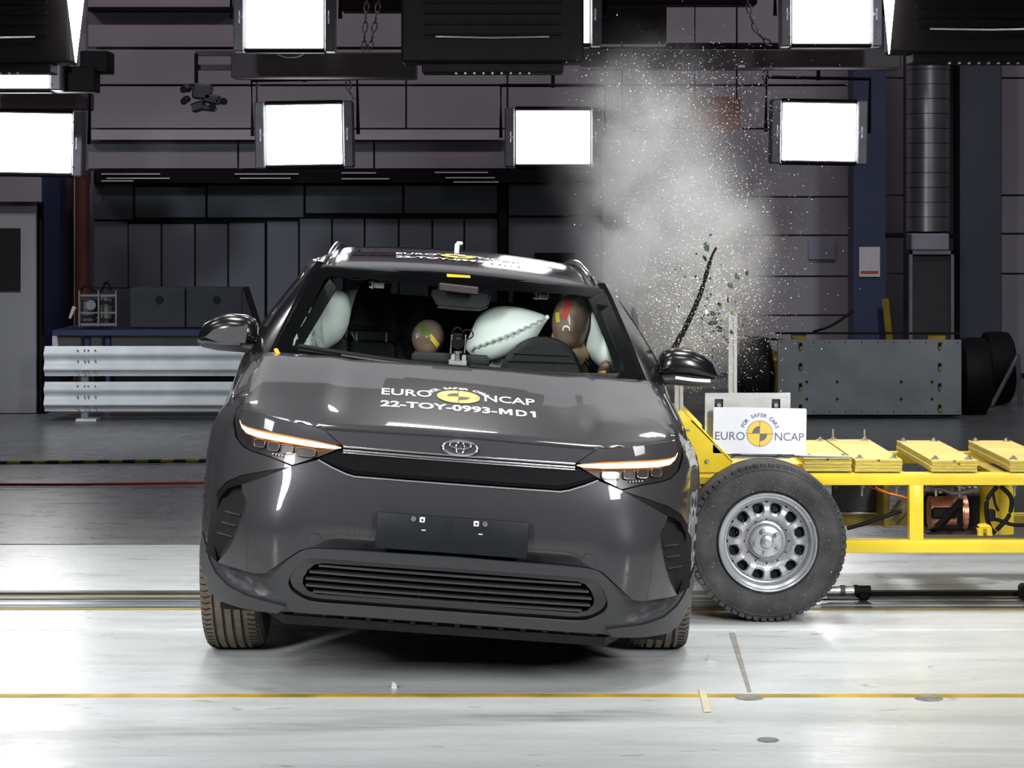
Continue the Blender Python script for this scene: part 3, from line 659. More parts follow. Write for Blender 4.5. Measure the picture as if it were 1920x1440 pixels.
# ---- lower surround and grille
def clad_d(u, w):
    a = abs(u); d = dF(u, w)
    if a > .56: d += .045*sst((a-.56)/.12)*sst((w-interp(a, [(.57, .285), (.75, .325), (.82, .37), (.86, .45)]))/.045)*(1-sst((w-.37)/.03)*.5)
    d += .018*(1-abs(1-min(2, max(0, (w-.455)/.022))))*(1 if a < .5 else 0)*0
    return d
sur = [(0, .5045), (.2, .5015), (.472, .4945), (.500, .4895), (.520, .481), (.567, .444), (.634, .389), (.67, .383), (.74, .385), (.815, .388), (.838, .402), (.856, .44),
       (.884, .40), (.878, .345), (.862, .310), (.83, .268), (.76, .253), (.57, .252), (.545, .255), (.3, .259), (0, .261),
       (0, .300), (.30, .298), (.45, .297), (.505, .308), (.545, .335), (.5575, .36), (.556, .378), (.538, .412), (.505, .450), (.485, .458), (.44, .462), (.2, .4625), (0, .4635)]
surr = car_part('grille_surround', panel(sur, FR(0, clad_d), .013, mirror=True, thick=(0, .045, 0)), M['clad'])
# gloss trim ring inside
inn_o = [(0, .4625), (.44, .461), (.485, .457), (.504, .449), (.537, .411), (.555, .378), (.5565, .36), (.544, .336), (.504, .309), (.45, .298), (.3, .299), (0, .301)]
inn_i = [(0, .334), (.3, .331), (.455, .329), (.487, .340), (.505, .362), (.505, .385), (.490, .415), (.468, .436), (.44, .443), (.2, .447), (0, .448)]
car_part('grille_ring', panel(inn_o+inn_i, FR(.016), .03, mirror=True, thick=(0, .05, 0)), M['gloss_black'])
bm = NB(); pts = [(u, dF(u, w)+.004, w) for u, w in [(.54, .412), (.557, .37), (.545, .336), (.505, .309), (.45, .2985), (.3, .299), (0, .301), (-.3, .299), (-.45, .2985), (-.505, .309), (-.545, .336), (-.557, .37), (-.54, .412)]]
tube(bm, spline(pts, 4), .0045, n=6); car_part('grille_lip', bm, M['clad'])
lg = car_part('lower_grille', panel([(0, .30), (.56, .31), (.56, .46), (0, .47)], FR(.085), .05, mirror=True, thick=(0, .02, 0)), M['dark_void'])
for wz, hw in ((.432, .455), (.407, .485), (.382, .497), (.357, .495), (.336, .468)):
    bm = NB(); n = 24; rows = []
    for i in range(n+1):
        u = -hw+2*hw*i/n; d = dF(u, wz)+.022
        rows.append([bm.verts.new((u, d+a, wz+b)) for a, b in ((0, -.0035), (0, .0035), (.05, .010), (.05, .002))])
    for A, B in zip(rows, rows[1:]):
        for k in range(4): bm.faces.new((A[k], A[(k+1) % 4], B[(k+1) % 4], B[k]))
    bm.faces.new(rows[0]); bm.faces.new(rows[-1][::-1])
    fin('grille_slat', bm, M['clad'], lg, ang=20)
for u in (-.30, -.1, .1, .30):
    bm = NB(); box(bm, (u, dF(u, .38)+.06, .385), (.008, .02, .13)); fin('grille_rib', bm, M['black'], lg)
# lower lip at the corners
lip = [(.557, .276), (.60, .282), (.70, .297), (.77, .318), (.82, .352), (.848, .39), (.868, .44), (.882, .47), (.888, .475), (.892, .42), (.886, .36), (.872, .315), (.845, .275), (.80, .252), (.70, .246), (.585, .246)]
def lip_d(u, w): return dF(u, w)-.012
for s in (-1, 1):
    car_part('bumper_lip', panel(lip, FR(0, lip_d), .02, thick=(0, .05, 0), sgn=s), M['clad'])
# air deflectors and undertray
for s in (-1, 1):
    bm = NB(); box(bm, (s*.69, .50, .225), (.24, .03, .075), bev=.006); car_part('wheel_deflector', bm, M['black'])
bm = NB(); prism(bm, [(-.56, .12), (.56, .12), (.70, .5), (.70, 4.3), (-.70, 4.3), (-.70, .5)], .215, .245, axis='Z'); box(bm, (0, 1.5, .30), (1.1, 2.2, .14)); car_part('undertray', bm, M['black'])
bm = NB()
for i in range(14):
    u = -.5+i*1/13; box(bm, (u, dF(u, .25)+.012, .254), (.02, .02, .012), bev=.003)
box(bm, (0, .19, .254), (1.06, .12, .012)); car_part('chin_strip', bm, M['black'])
# ---- number plate carrier
bm = NB(); box(bm, (-.006, -.012, .581), (.522, .022, .124), bev=.006, seg=2); plt = car_part('plate_carrier', bm, mat('carrier_plastic', (.010, .013, .016), .5, spec=.2, var=.2, scale=20))
for u in (-.142, .098+.005): 
    for k, du in ((0, 0), (1, .030 if u < 0 else -.030)):
        bm = NB()
        if k: box(bm, (u+du, -.026, .627), (.018, .006, .018), bev=.002); box(bm, (u+du, -.0295, .627), (.007, .003, .007), mi=1)
        else: cyl(bm, (u, -.030, .628), (u, -.02, .628), .009, n=14)
        fin('plate_clip' if k else 'plate_screw', bm, [M['white'], M['dark_void']] if k else M['zinc'], plt)
bm = NB(); cyl(bm, (-.02, -.025, .622), (-.02, -.02, .622), .012, n=16); fin('blank_hole', bm, M['dark_void'], plt)
for u in (-.105, .09):
    bm = NB(); box(bm, (u, -.0245, .592), (.014, .003, .003)); fin('carrier_slot', bm, M['white'], plt)
# ---- corner blades beside the air intakes
blade = [(.574, .765), (.66, .742), (.745, .716), (.80, .682), (.832, .64), (.846, .58), (.855, .50), (.856, .443), (.838, .404), (.817, .390),
         (.826, .43), (.838, .48), (.834, .56), (.822, .62), (.798, .658), (.765, .676), (.747, .681), (.702, .703), (.620, .743)]
for s in (-1, 1):
    car_part('corner_blade', panel(blade, FR(.004), .018, thick=(0, .05, 0), sgn=s), M['gloss_black' if 0 else 'black'])
    pocket = [(.70, .67), (.80, .67), (.85, .60), (.86, .42), (.80, .38), (.72, .50), (.70, .60)]
    ic = car_part('air_intake', panel(pocket, lambda u, w: (u, plan(min(u, .80))+prof(w)+.055, w), .03, thick=(0, .01, 0), sgn=s), M['dark_void'])
    for w_, u0 in ((.575, .742), (.535, .752), (.495, .765)):
        bm = NB(); a = Vector((s*u0, plan(u0)+.03, w_)); b = Vector((s*(u0+.055), plan(u0+.03)+.045, w_+.004)); tube(bm, [a, b], .005, n=6, flat=.5)
        fin('intake_vane', bm, M['clad'], ic)
    # turned inner wall of the intake
    bm = NB(); pts = [(.718, .630), (.722, .59), (.738, .54), (.752, .50), (.775, .45), (.800, .412)]; rows = []
    for u, w_ in pts: rows.append([bm.verts.new((s*u, dF(u, w_)+.002, w_)), bm.verts.new((s*(u+.012), dF(u, w_)+.07, w_))])
    for A, B in zip(rows, rows[1:]): bm.faces.new((A[0], A[1], B[1], B[0]))
    fin('intake_wall', bm, M['clad'], ic)
# ---- headlamps
HL = [(.407, .843), (.44, .826), (.473, .8095), (.572, .7695), (.645, .7885), (.718, .8005), (.752, .811), (.782, .838), (.797, .88), (.797, .922), (.782, .944), (.766, .939), (.70, .931), (.629, .919), (.508, .903), (.47, .8955), (.41, .8525)]
for s in (-1, 1):
    hd = car_part('headlamp', panel(HL, FR(.030), .03, thick=(0, .03, 0), sgn=s), M.setdefault('lamp_in', mat('lamp_interior', (.045, .042, .042), .3, .2, coat=.5, var=.2)))
    # dark painted brow above the strip
    brow = [(.412, .852), (.47, .894), (.508, .902), (.629, .918), (.70, .930), (.766, .938), (.775, .905), (.76, .880), (.70, .8715), (.60, .864), (.50, .856), (.44, .850)]
    fin('lamp_brow', panel(brow, FR(.004), .02, thick=(0, .02, 0), sgn=s), M['paint'], hd)
    def band_(t0, t1, off, m, nm, **k):
        cl_ = [(.409, .8425, .001), (.43, .8425, .0055), (.50, .8465, .0105), (.60, .8540, .0120), (.70, .8610, .0120), (.745, .8675, .0105), (.766, .8790, .0060), (.775, .8950, .003)]
        up = [(u+(.3*t1*h if i > 5 else 0), w+t1*h) for i, (u, w, h) in enumerate(cl_)]; dn = [(u+(-.3*t0*h if i > 5 else 0), w-t0*h) for i, (u, w, h) in enumerate(cl_)]
        fin(nm, panel(up+dn[::-1], FR(off), .02, thick=(0, .012, 0), sgn=s), m, hd, **k)
    band_(1.0, 1.15, .0, M['drl_edge'], 'strip_edge', label='orange edge of the light strip')
    band_(.74, .72, -.002, M['drl'], 'light_strip', label='glowing amber white light strip')
    # four lens cells
    M.setdefault('cell', mat('lamp_cell', (.075, .068, .064), .25, .2, var=.2, coat=.5)); M.setdefault('cell_rim', mat('cell_rim', (.6, .6, .62), .2, .8, var=.1))
    for (u0, u1, w0, w1) in ((.498, .566, .803, .831), (.576, .615, .806, .836), (.625, .664, .811, .840), (.676, .714, .817, .844)):
        c = ((u0+u1)/2, (w0+w1)/2); a, b = (u1-u0)/2, (w1-w0)/2
        pts = [(c[0]+a*abs(math.cos(t))**.5*(1 if math.cos(t) > 0 else -1), c[1]+b*abs(math.sin(t))**.5*(1 if math.sin(t) > 0 else -1)) for t in [k*math.pi/10 for k in range(20)]]
        cl = panel(pts, FR(.020), .02, thick=(0, .01, 0), sgn=s); o = fin('lamp_cell', cl, M['cell'], hd)
        bm = NB(); tube(bm, [(s*u, dF(u, w_)+.017, w_) for u, w_ in pts], .0016, n=5, closed=True); fin('cell_rim', bm, M['cell_rim'], hd)
    for k in range(5):
        bm = NB(); u = .60+k*.011; box(bm, (s*u, dF(u, .795)+.02, .797+k*.001), (.004, .004, .004)); fin('reflector_dot', bm, M['white'], hd)
    lens = [(.42, .838), (.473, .8115), (.572, .7725), (.645, .791), (.718, .803), (.75, .813), (.779, .839), (.793, .88), (.793, .918), (.778, .90), (.766, .866), (.70, .852), (.60, .845), (.50, .837)]
    fin('lamp_lens', panel(lens, FR(.002), .025, thick=None, sgn=s), M['lens'], hd)
# ---- front wings
def U_front(w): return interp(w, [(.2, .88), (.3, .905), (.45, .918), (.75, .918), (.83, .908), (.875, .893), (.95, .838), (1.0, .812), (1.07, .785), (1.43, .62)])
def U_side(w): return interp(w, [(.2, .88), (.3, .905), (.45, .922), (.75, .927), (.9, .910), (1.0, .89), (1.08, .855), (1.43, .63), (1.5, .55)])
def US(d, w):
    t = sst((d-.7)/1.0); u = U_front(w)*(1-t)+U_side(w)*t; u *= 1-.012*max(0, min(1, (.86-d)/.3))
    u -= .30*max(0, (d-3.9)/.9)**2
    return u
wing = [(.783, .946), (.799, .923), (.799, .88), (.784, .837), (.753, .809), (.718, .7985), (.645, .7865), (.574, .767), (.66, .744), (.745, .718), (.801, .684), (.834, .641), (.848, .58), (.857, .50), (.858, .443), (.886, .402),
        (.902, .43), (.907, .50), (.907, .75), (.897, .83), (.882, .875), (.853, .92), (.827, .951), (.81, .960)]
def wing_d(u, w):
    r = min(1.0, u/(U_front(w)*.988)); t = max(0, (r-.90)/.10)**2
    return dF(u, w)*(1-t)+.56*t
for s in (-1, 1):
    car_part('front_wing', panel(wing, FR(0, wing_d), .016, thick=(0, .03, 0), sgn=s), M['paint'])
# side sheets
def SD(off=0): return lambda d, w: (US(d, w)+off, d, w)
def arc(cx, cz, r, a0, a1, n=14): return [(cx+r*math.cos(R(a0+(a1-a0)*i/n)), cz+r*math.sin(R(a0+(a1-a0)*i/n))) for i in range(n+1)]
AX1, AX2, WR = .86, 3.71, .345
def sthick(s): return (-s*.03, 0, 0)
for s in (-1, 1):
    ws = [(.556, .655), (.555, .95), (.555, .972), (.62, .990), (.85, 1.03), (1.08, 1.072), (1.33, 1.072), (1.34, .28), (1.285, .28)]+arc(AX1, WR, .425, -8, 134)
    car_part('wing_side', panel(ws, SD(), .04, thick=sthick(s), sgn=s), M['paint'])
    ac = arc(AX1, WR, .428, -8, 132)+arc(AX1, WR, .385, 132, -8)
    car_part('arch_cladding', panel(ac, SD(.003), .04, thick=sthick(s), sgn=s), M['clad'])
    ac = arc(AX2, WR, .428, -8, 188)+arc(AX2, WR, .37, 188, -8)
    car_part('arch_cladding', panel(ac, SD(.003), .04, thick=sthick(s), sgn=s), M['clad'])
    fd = [(1.35, .33), (2.33, .33), (2.33, 1.075), (1.35, 1.075)]
    dr = car_part('front_door', panel(fd, SD(), .05, thick=sthick(s), sgn=s), M['paint'])
    bm = NB(); box(bm, (s*(US(2.2, .93)+.015), 2.17, .93), (.02, .20, .03), bev=.008, seg=2); fin('door_handle', bm, M['gloss_black'], dr)
    rd = [(2.34, .33), (3.265, .33)]+[p for p in arc(AX2, WR, .425, 178, 120)]+[(3.52, .75), (3.52, 1.075), (2.34, 1.075)]
    dr = car_part('rear_door', panel(rd, SD(), .05, thick=sthick(s), sgn=s), M['paint'])
    bm = NB(); box(bm, (s*(US(3.2, .95)+.015), 3.3, .95), (.02, .20, .03), bev=.008, seg=2); fin('door_handle', bm, M['gloss_black'], dr)
    sl = [(1.29, .22), (3.28, .22), (3.28, .325), (1.29, .325)]
    car_part('sill', panel(sl, SD(.01), .06, thick=sthick(s), sgn=s), M['clad'])
    rq = [(3.53, .77)]+arc(AX2, WR, .425, 112, -8)+[(4.16, .28), (4.55, .32), (4.6, .9), (4.5, 1.075), (4.2, 1.36), (3.95, 1.40), (3.95, 1.10), (3.53, 1.075)]
    car_part('rear_wing', panel(rq, SD(), .05, thick=sthick(s), sgn=s), M['paint'])
    # glass and pillars of the sides
    car_part('side_window', panel([(1.42, 1.08), (2.33, 1.08), (2.33, 1.405), (2.06, 1.405)], SD(-.012), .06, thick=None, sgn=s), M['side_glass'])
    car_part('side_window', panel([(2.42, 1.08), (3.45, 1.08), (3.5, 1.40), (2.42, 1.41)], SD(-.012), .06, thick=None, sgn=s), M['side_glass'])
    car_part('centre_pillar', panel([(2.32, 1.07), (2.43, 1.07), (2.43, 1.42), (2.32, 1.42)], SD(-.003), .05, thick=sthick(s), sgn=s), M['gloss_black'])
    car_part('rear_pillar', panel([(3.44, 1.07), (3.96, 1.09), (3.96, 1.42), (3.49, 1.42)], SD(-.003), .05, thick=sthick(s), sgn=s), M['gloss_black'])
    bm = NB(); tube(bm, spline([(s*(US(d, w_)+.008), d, w_) for d, w_ in ((1.45, 1.09), (1.75, 1.25), (2.08, 1.415), (2.6, 1.43), (3.2, 1.425), (3.9, 1.39))], 5), .012, n=6)
    car_part('window_moulding', bm, M['gloss_black'])
    car_part('belt_moulding', panel([(1.3, 1.068), (3.95, 1.068), (3.95, 1.088), (1.3, 1.088)], SD(.006), .08, thick=sthick(s), sgn=s), M['gloss_black'])
# ---- bonnet
hood = [(0, .092), (.2, .094), (.47, .106), (.51, .118), (.629, .158), (.70, .195), (.765, .262), (.79, .32), (.812, .42), (.822, .55), (.812, .75), (.79, .95), (.765, 1.07), (.72, 1.075), (.60, 1.03), (.40, .99), (.2, .972), (0, .967)]
def hood_f(u, d):
    a = abs(u); z = Hz(u, d); z -= .022*max(0, (a-.73)/.09)**2*sst((d-.15)/.2)
    e = interp(a, [(0, .092), (.47, .106), (.63, .158), (.70, .195), (.765, .262), (.82, .5)])
    z -= .005*max(0, 1-(d-e)/.014)**2 if d-e < .014 else 0
    return (u, d, z)
bon = car_part('bonnet', panel(hood, hood_f, .025, mirror=True, thick=(0, .004, -.02)), M['paint'])
# wing shoulder strip outboard of the bonnet
for s in (-1, 1):
    bm = NB(); rows = []
    for i in range(25):
        d = .30+(1.33-.30)*i/24
        a = interp(d, [(.26, .768), (.32, .794), (.42, .816), (.55, .826), (.75, .816), (.95, .794), (1.07, .769), (1.4, .76)])
        wz = hood_f(a, min(d, 1.07))[2]-.001; w1 = interp(d, [(.3, .945), (.45, .956), (.62, .988), (.85, 1.03), (1.08, 1.072), (1.33, 1.072)])
        u1 = US(max(d, .5), w1)+.0; 
        if d < .5: u1 = min(u1, .80+.05*(d-.3)/.2)
        u1 = max(u1, a+.006)
        row = [(s*a, d, wz)]
        for t in (.35, .7, 1.0): row.append((s*(a+(u1-a)*t), d, wz+(min(w1, wz-.001)-wz)*t**1.6))
        row.append((s*(u1+.012), d, min(w1, wz)-.035)); rows.append([bm.verts.new(p) for p in row])
    for A, B in zip(rows, rows[1:]):
        for k in range(4): bm.faces.new((A[k], A[k+1], B[k+1], B[k]))
    car_part('wing_shoulder', bm, M['paint'], ang=60)
# ---- cowl, wipers
bm = NB(); rows = []
for i in range(33):
    u = -.765+1.53*i/32; a = abs(u); d0 = interp(a, [(0, .970), (.2, .975), (.4, .993), (.6, 1.033), (.72, 1.078), (.765, 1.075)])
    rows.append([bm.verts.new(p) for p in ((u, d0, 1.072-.02*max(0, a-.6)), (u, d0+.03, 1.064), (u, d0+.11, 1.085-.01*a))])
for A, B in zip(rows, rows[1:]):
    for k in range(2): bm.faces.new((A[k], A[k+1], B[k+1], B[k]))
car_part('cowl_panel', bm, M['black'])
def WSD(u, w):
    t = (w-1.087)/(1.434-1.087); return .985+.915*t+(.15*(1-t)+.06*t)*(abs(u)/.7)**2
def WP(u, w, off=0): return (u, WSD(u, w)-off, w)
for nm, pts in (('wiper', [L(880, 697, .99), L(800, 690, 1.0), L(720, 680, 1.02), L(640, 668, 1.05), L(560, 655, 1.09)]), ('wiper', [L(1160, 725, 1.05), L(1080, 716, 1.02), L(1000, 706, 1.0), L(930, 699, .99), L(880, 693, .99)])):
    bm = NB(); tube(bm, [p+Vector((0, 0, .012)) for p in pts], .008, n=6, flat=1.4); wp = car_part(nm, bm, M['black'])
    bm = NB(); p = [q+Vector((0, -.012, .004)) for q in pts[:4]]; tube(bm, p, [.011, .010, .008, .006], n=6, flat=.8); fin('wiper_arm', bm, M['clad'], wp)
# ---- windscreen
def ws_side(w): return interp(w, [(1.08, .728), (1.107, .718), (1.25, .672), (1.42, .607), (1.436, .60)])
out = [(0, 1.078), (.40, 1.080), (.60, 1.083), (.70, 1.090), (.726, 1.10), (.718, 1.12), (.672, 1.25), (.62, 1.395), (.606, 1.422), (.59, 1.428), (.3, 1.433), (0, 1.435)]
inn = [(0, 1.375), (.25, 1.383), (.48, 1.388), (.555, 1.384), (.572, 1.365), (.60, 1.28), (.655, 1.14), (.655, 1.118), (.63, 1.108), (.40, 1.100), (0, 1.098)]
frit = car_part('windscreen_border', panel(out+[(0, 1.435)]+inn[0:] if 0 else out+inn, lambda u, w: WP(u, w, .0), .03, mirror=True, thick=(0, .006, 0)), M['frit'])
car_part('windscreen', panel(out, lambda u, w: WP(u, w, .004), .03, mirror=True, thick=None), M['glass'])
# ---- A pillars
for s in (-1, 1):
    bm = NB(); rows = []
    for i in range(21):
        t = i/20; w_ = 1.075+(1.436-1.075)*t
        ui = interp(w_, [(1.07, .735), (1.107, .722), (1.25, .676), (1.395, .624), (1.436, .604)]); di = WSD(ui, w_)
        dq = 1.16+.90*t; uq = US(dq, w_)
        P0 = Vector((ui, di-.002, w_)); P3 = Vector((uq, dq+.06, w_))
        P1 = Vector((ui+.012, di-.012, w_+.006)); P2 = Vector((max(uq, ui+.035)+.004, (di+dq+.06)/2-.01, w_+.002))
        rows.append([bm.verts.new((s*p.x, p.y, p.z)) for p in (P0, P1, P1.lerp(P2, .5)+Vector((.004, -.010, 0)), P2, P3)])
    for A, B in zip(rows, rows[1:]):
        for k in range(4): bm.faces.new((A[k], A[k+1], B[k+1], B[k]))
    be = [e for e in bm.edges if len(e.link_faces) == 1]; r_ = bmesh.ops.extrude_edge_only(bm, edges=be)
    for v in r_['geom']:
        if isinstance(v, bmesh.types.BMVert): v.co += Vector((-s*.02, .02, 0))
    pil = car_part('windscreen_pillar', bm, M['gloss_black'], ang=50)
    # mirror triangle panel at the pillar foot
    car_part('mirror_sail', panel([(1.14, 1.075), (1.46, 1.075), (1.46, 1.11), (1.30, 1.145)], SD(.004), .05, thick=sthick(s), sgn=s), M['gloss_black'])
# ---- roof
RP = [(1.88, 1.436), (1.95, 1.452), (2.1, 1.474), (2.4, 1.503), (2.8, 1.521), (3.4, 1.518), (4.0, 1.478), (4.35, 1.43)]
def rz(d):
    for i in range(len(RP)-1):
        if d <= RP[i+1][0]: break
    P = [RP[max(i-1, 0)], RP[i], RP[i+1], RP[min(i+2, len(RP)-1)]]; t = (d-P[1][0])/(P[2][0]-P[1][0]); h = P[2][0]-P[1][0]
    m1 = (P[2][1]-P[0][1])/max(1e-6, P[2][0]-P[0][0])*h; m2 = (P[3][1]-P[1][1])/max(1e-6, P[3][0]-P[1][0])*h
    return (2*t**3-3*t*t+1)*P[1][1]+(t**3-2*t*t+t)*m1+(-2*t**3+3*t*t)*P[2][1]+(t**3-t*t)*m2
def RF(u, d):
    a = abs(u); return (u, d+.06*(a/.6)**2*(1-sst((d-1.9)/.6)), rz(d)-.035*(a/.6)**2-.05*max(0, (a-.52)/.1)**2)
roof = car_part('roof', panel([(0, 1.885), (.60, 1.885), (.62, 2.3), (.62, 3.8), (.60, 4.3), (0, 4.35)], RF, .05, mirror=True, thick=(0, 0, -.03)), M['gloss_black'])
car_part('roof_header', panel([(0, 1.905), (.59, 1.905), (.59, 1.918), (0, 1.918)], lambda u, d: (RF(u, d)[0], RF(u, d)[1], RF(u, d)[2]+.004), .03, mirror=True, thick=(0, 0, -.02)), M['clad'])
for s in (-1, 1):
    pts = spline([(s*.596, 1.97, RF(.596, 1.97)[2]-.004), (s*.585, 2.10, RF(.585, 2.1)[2]+.012), (s*.570, 2.3, RF(.57, 2.3)[2]+.022), (s*.562, 2.9, RF(.56, 2.9)[2]+.026), (s*.558, 3.5, RF(.56, 3.5)[2]+.022), (s*.55, 3.75, RF(.55, 3.75)[2]+.004)], 8)
    bm = NB(); tube(bm, pts, .013, n=16, flat=.9); car_part('roof_rail', bm, M['gloss_black'])
    # rounded roof side rail above the doors
    bm = NB(); rows = []
    for i in range(25):
        d = 1.95+(4.1-1.95)*i/24; z0 = RF(.60, d)[2]; q = [(.60, z0+.002), (.625, z0-.008), (.645, z0-.03), (US(d, 1.42)+.012, min(1.425, z0-.045)), (US(d, 1.40), min(1.40, z0-.06))]
        rows.append([bm.verts.new((s*a, d, b)) for a, b in q])
    for A, B in zip(rows, rows[1:]):
        for k in range(4): bm.faces.new((A[k], A[k+1], B[k+1], B[k]))
    car_part('roof_side', bm, M['gloss_black'], ang=60)
# tail: hatch, rear glass
bm = NB(); rows = []
for w_, d_, hw in ((.28, 4.58, .84), (.55, 4.66, .86), (.8, 4.66, .85), (1.05, 4.60, .80), (1.12, 4.56, .76)):
    rows.append([bm.verts.new((u*hw, d_-.10*abs(u)**3, w_)) for u in [-1+i/8 for i in range(17)]])
for A, B in zip(rows, rows[1:]):
    for k in range(16): bm.faces.new((A[k], A[k+1], B[k+1], B[k]))
car_part('tailgate', bm, M['paint'])
bm = NB(); rows = []
for w_, d_, hw in ((1.11, 4.56, .76), (1.25, 4.46, .70), (1.42, 4.33, .62)):
    rows.append([bm.verts.new((u*hw, d_-.08*abs(u)**3, w_)) for u in [-1+i/8 for i in range(17)]])
for A, B in zip(rows, rows[1:]):
    for k in range(16): bm.faces.new((A[k], A[k+1], B[k+1], B[k]))
car_part('rear_window', bm, M['side_glass'])
# roof aerial block (small white bracket)
bm = NB(); box(bm, (-.012, 2.6, 1.535), (.022, .03, .05), rot=None, bev=.006); box(bm, (-.002, 2.6, 1.56), (.03, .03, .016), bev=.005)
car_part('roof_marker', bm, M['white'])
# ---- door mirrors
def blob(rows, closed_ends=True):
    bm = NB(); R_ = [[bm.verts.new(p) for p in r_] for r_ in rows]
    for A, B in zip(R_, R_[1:]):
        n = len(A)
        for k in range(n): bm.faces.new((A[k], A[(k+1) % n], B[(k+1) % n], B[k]))
    if closed_ends: bm.faces.new(R_[0][::-1]); bm.faces.new(R_[-1])
    return bm
def mirror(s):
    # cap: superellipse sections running outward from the door
    rows = []; n = 20
    sec = [(.800, .045, .05, 1.140), (.812, .062, .060, 1.145), (.85, .070, .068, 1.152), (.92, .070, .066, 1.152), (.97, .060, .060, 1.142), (1.01, .045, .045, 1.130), (1.028, .022, .028, 1.122)]
    for u, hw, hd, cz in sec:
        rows.append([(s*u, 1.27+hd*math.cos(2*math.pi*k/n)*1.25, cz+hw*(abs(math.sin(2*math.pi*k/n))**.75)*(1 if math.sin(2*math.pi*k/n) > 0 else -1)*(1 if math.sin(2*math.pi*k/n) > 0 else .55)) for k in range(n)])
    mc = car_part('door_mirror', blob(rows), M['mirror_cap'], ang=70)
    rows = []
    for u, h, dd, cz in ((.74, .018, .03, 1.080), (.80, .020, .04, 1.092), (.86, .026, .055, 1.098), (.95, .026, .06, 1.098), (1.01, .018, .045, 1.098), (1.030, .010, .03, 1.104)):
        rows.append([(s*u, 1.265+dd*1.25*math.cos(2*math.pi*k/16), cz+h*math.sin(2*math.pi*k/16)) for k in range(16)])
    fin('mirror_foot', blob(rows), M['clad'], mc, ang=50)
    bm = NB(); tube(bm, [(s*.86, 1.192, 1.107), (s*.93, 1.19, 1.103), (s*1.0, 1.205, 1.103)], .007, n=6); fin('indicator_strip', bm, M['white'] if s > 0 else M['clad'], mc)
    return mc
ml, mr = mirror(-1), mirror(1)
bm = NB(); vs = [(-.835, 1.185), (-.84, 1.115), (-.93, 1.105), (-1.0, 1.125), (-.965, 1.16)]
v_ = [bm.verts.new((u, 1.185, w_)) for u, w_ in vs]; bm.faces.new(v_)
fin('mirror_grey_patch', bm, M['clad'], ml)  # flat grey patch on the left mirror cap
# ---- bonnet and roof lettering
def lettering(surf, u0, d0, k, par, off=.0015):
    """printed marks laid on a curved panel: x -> u, y -> depth, origin at the roundel centre"""
    def f(x, y): p = surf(u0+x*k, d0+y*k); return (p[0], p[1], p[2]+off)
    def word(t, x0, x1, y, cap, bold):
        V, Fs = text2d(t, 1.0, bold); a0 = min(v[0] for v in V); a1 = max(v[0] for v in V); h = max(v[1] for v in V)
        V = [(x0+(a-a0)/(a1-a0)*(x1-x0), y+b/h*cap) for a, b in V]
        bm = NB(); add2d(bm, (V, Fs), f); return fin('lettering', bm, M['white_vinyl'], par)
    word('EURO', -.280, -.098, -.025, .080, .012); word('NCAP', .095, .280, -.025, .080, .012)
    word('22-TOY-0993-', -.280, .139, -.165, .066, .028); word('D', .207, .247, -.165, .066, .028)
    for x0, x1, pl in ((.146, .194, [(0, 0), (0, 1), (.26, 1), (.5, .45), (.74, 1), (1, 1), (1, 0), (.77, 0), (.77, .62), (.57, .12), (.43, .12), (.23, .62), (.23, 0)]), (.258, .278, [(.45, 0), (.45, .70), (0, .70), (0, .86), (.35, 1), (1, 1), (1, 0)])):
        bm = NB(); bm.faces.new([bm.verts.new((x0+(x1-x0)*a, -.165+.066*b, 0)) for a, b in pl]); bmesh.ops.triangulate(bm, faces=bm.faces[:])
        for v in bm.verts: v.co = f(v.co.x, v.co.y)
        fin('lettering', bm, M['white_vinyl'], par)
    ring = 'FOR SAFER CARS'; n = len(ring); bm = NB(); rr = .100
    for i, ch in enumerate(ring):
        if ch == ' ': continue
        a = R(155-(155-25)*i/(n-1)); V, Fs = text2d(ch, .034, .001, 1.0, 'CENTER'); t = a-math.pi/2
        V = [(rr*math.cos(a)+x*math.cos(t)-y*math.sin(t), rr*math.sin(a)+x*math.sin(t)+y*math.cos(t)) for x, y in V]
        add2d(bm, (V, Fs), f)
    fin('arc_lettering', bm, M['white_vinyl'], par)
    def F(o): return lambda x, y: tuple(Vector(f(x, y))+Vector((0, 0, o)))
    bm = NB(); add2d(bm, disc2d(0.0001, .082, 0, 2*math.pi, 40), F(0)); fin('roundel_ring', bm, M['black_vinyl'], par)
    bm = NB()
    for q in range(4): add2d(bm, disc2d(.0001, .078, q*math.pi/2+.03, (q+1)*math.pi/2-.03, 12), F(.001))
    fin('roundel_quadrants', bm, M['amber_vinyl'], par)
    bm = NB()
    for q in (1, 3): add2d(bm, disc2d(.0001, .042, q*math.pi/2, (q+1)*math.pi/2, 12), F(.002))
    fin('roundel_core', bm, M['black_vinyl'], par)
lettering(hood_f, -.008, .50, 1.0, bon)
lettering(lambda u, d: RF(u, d), -.010, 2.36, .98, roof, off=.003)
# ---- service hatch sticker under the roof edge
bm = NB(); p = [L(838, 511, 1.86), L(882, 513, 1.86), L(882, 521, 1.86), L(838, 519, 1.86)]
wq = [(q.x, q.z) for q in p]
car_part('orange_sticker', panel([wq[3], wq[2], wq[1], wq[0]], lambda u, w: WP(u, w, .010), .02, thick=(0, .002, 0)), M['orange'])
bm = NB(); q = [L(517, 655, 1.06), L(521, 662, 1.05), L(528, 669, 1.04), L(542, 671, 1.03)]; tube(bm, spline(q, 5), [.010]*15+[.003], n=8, flat=.7)
car_part('bonnet_marker', bm, M['orange'], label='curved orange marker at the corner of the bonnet')
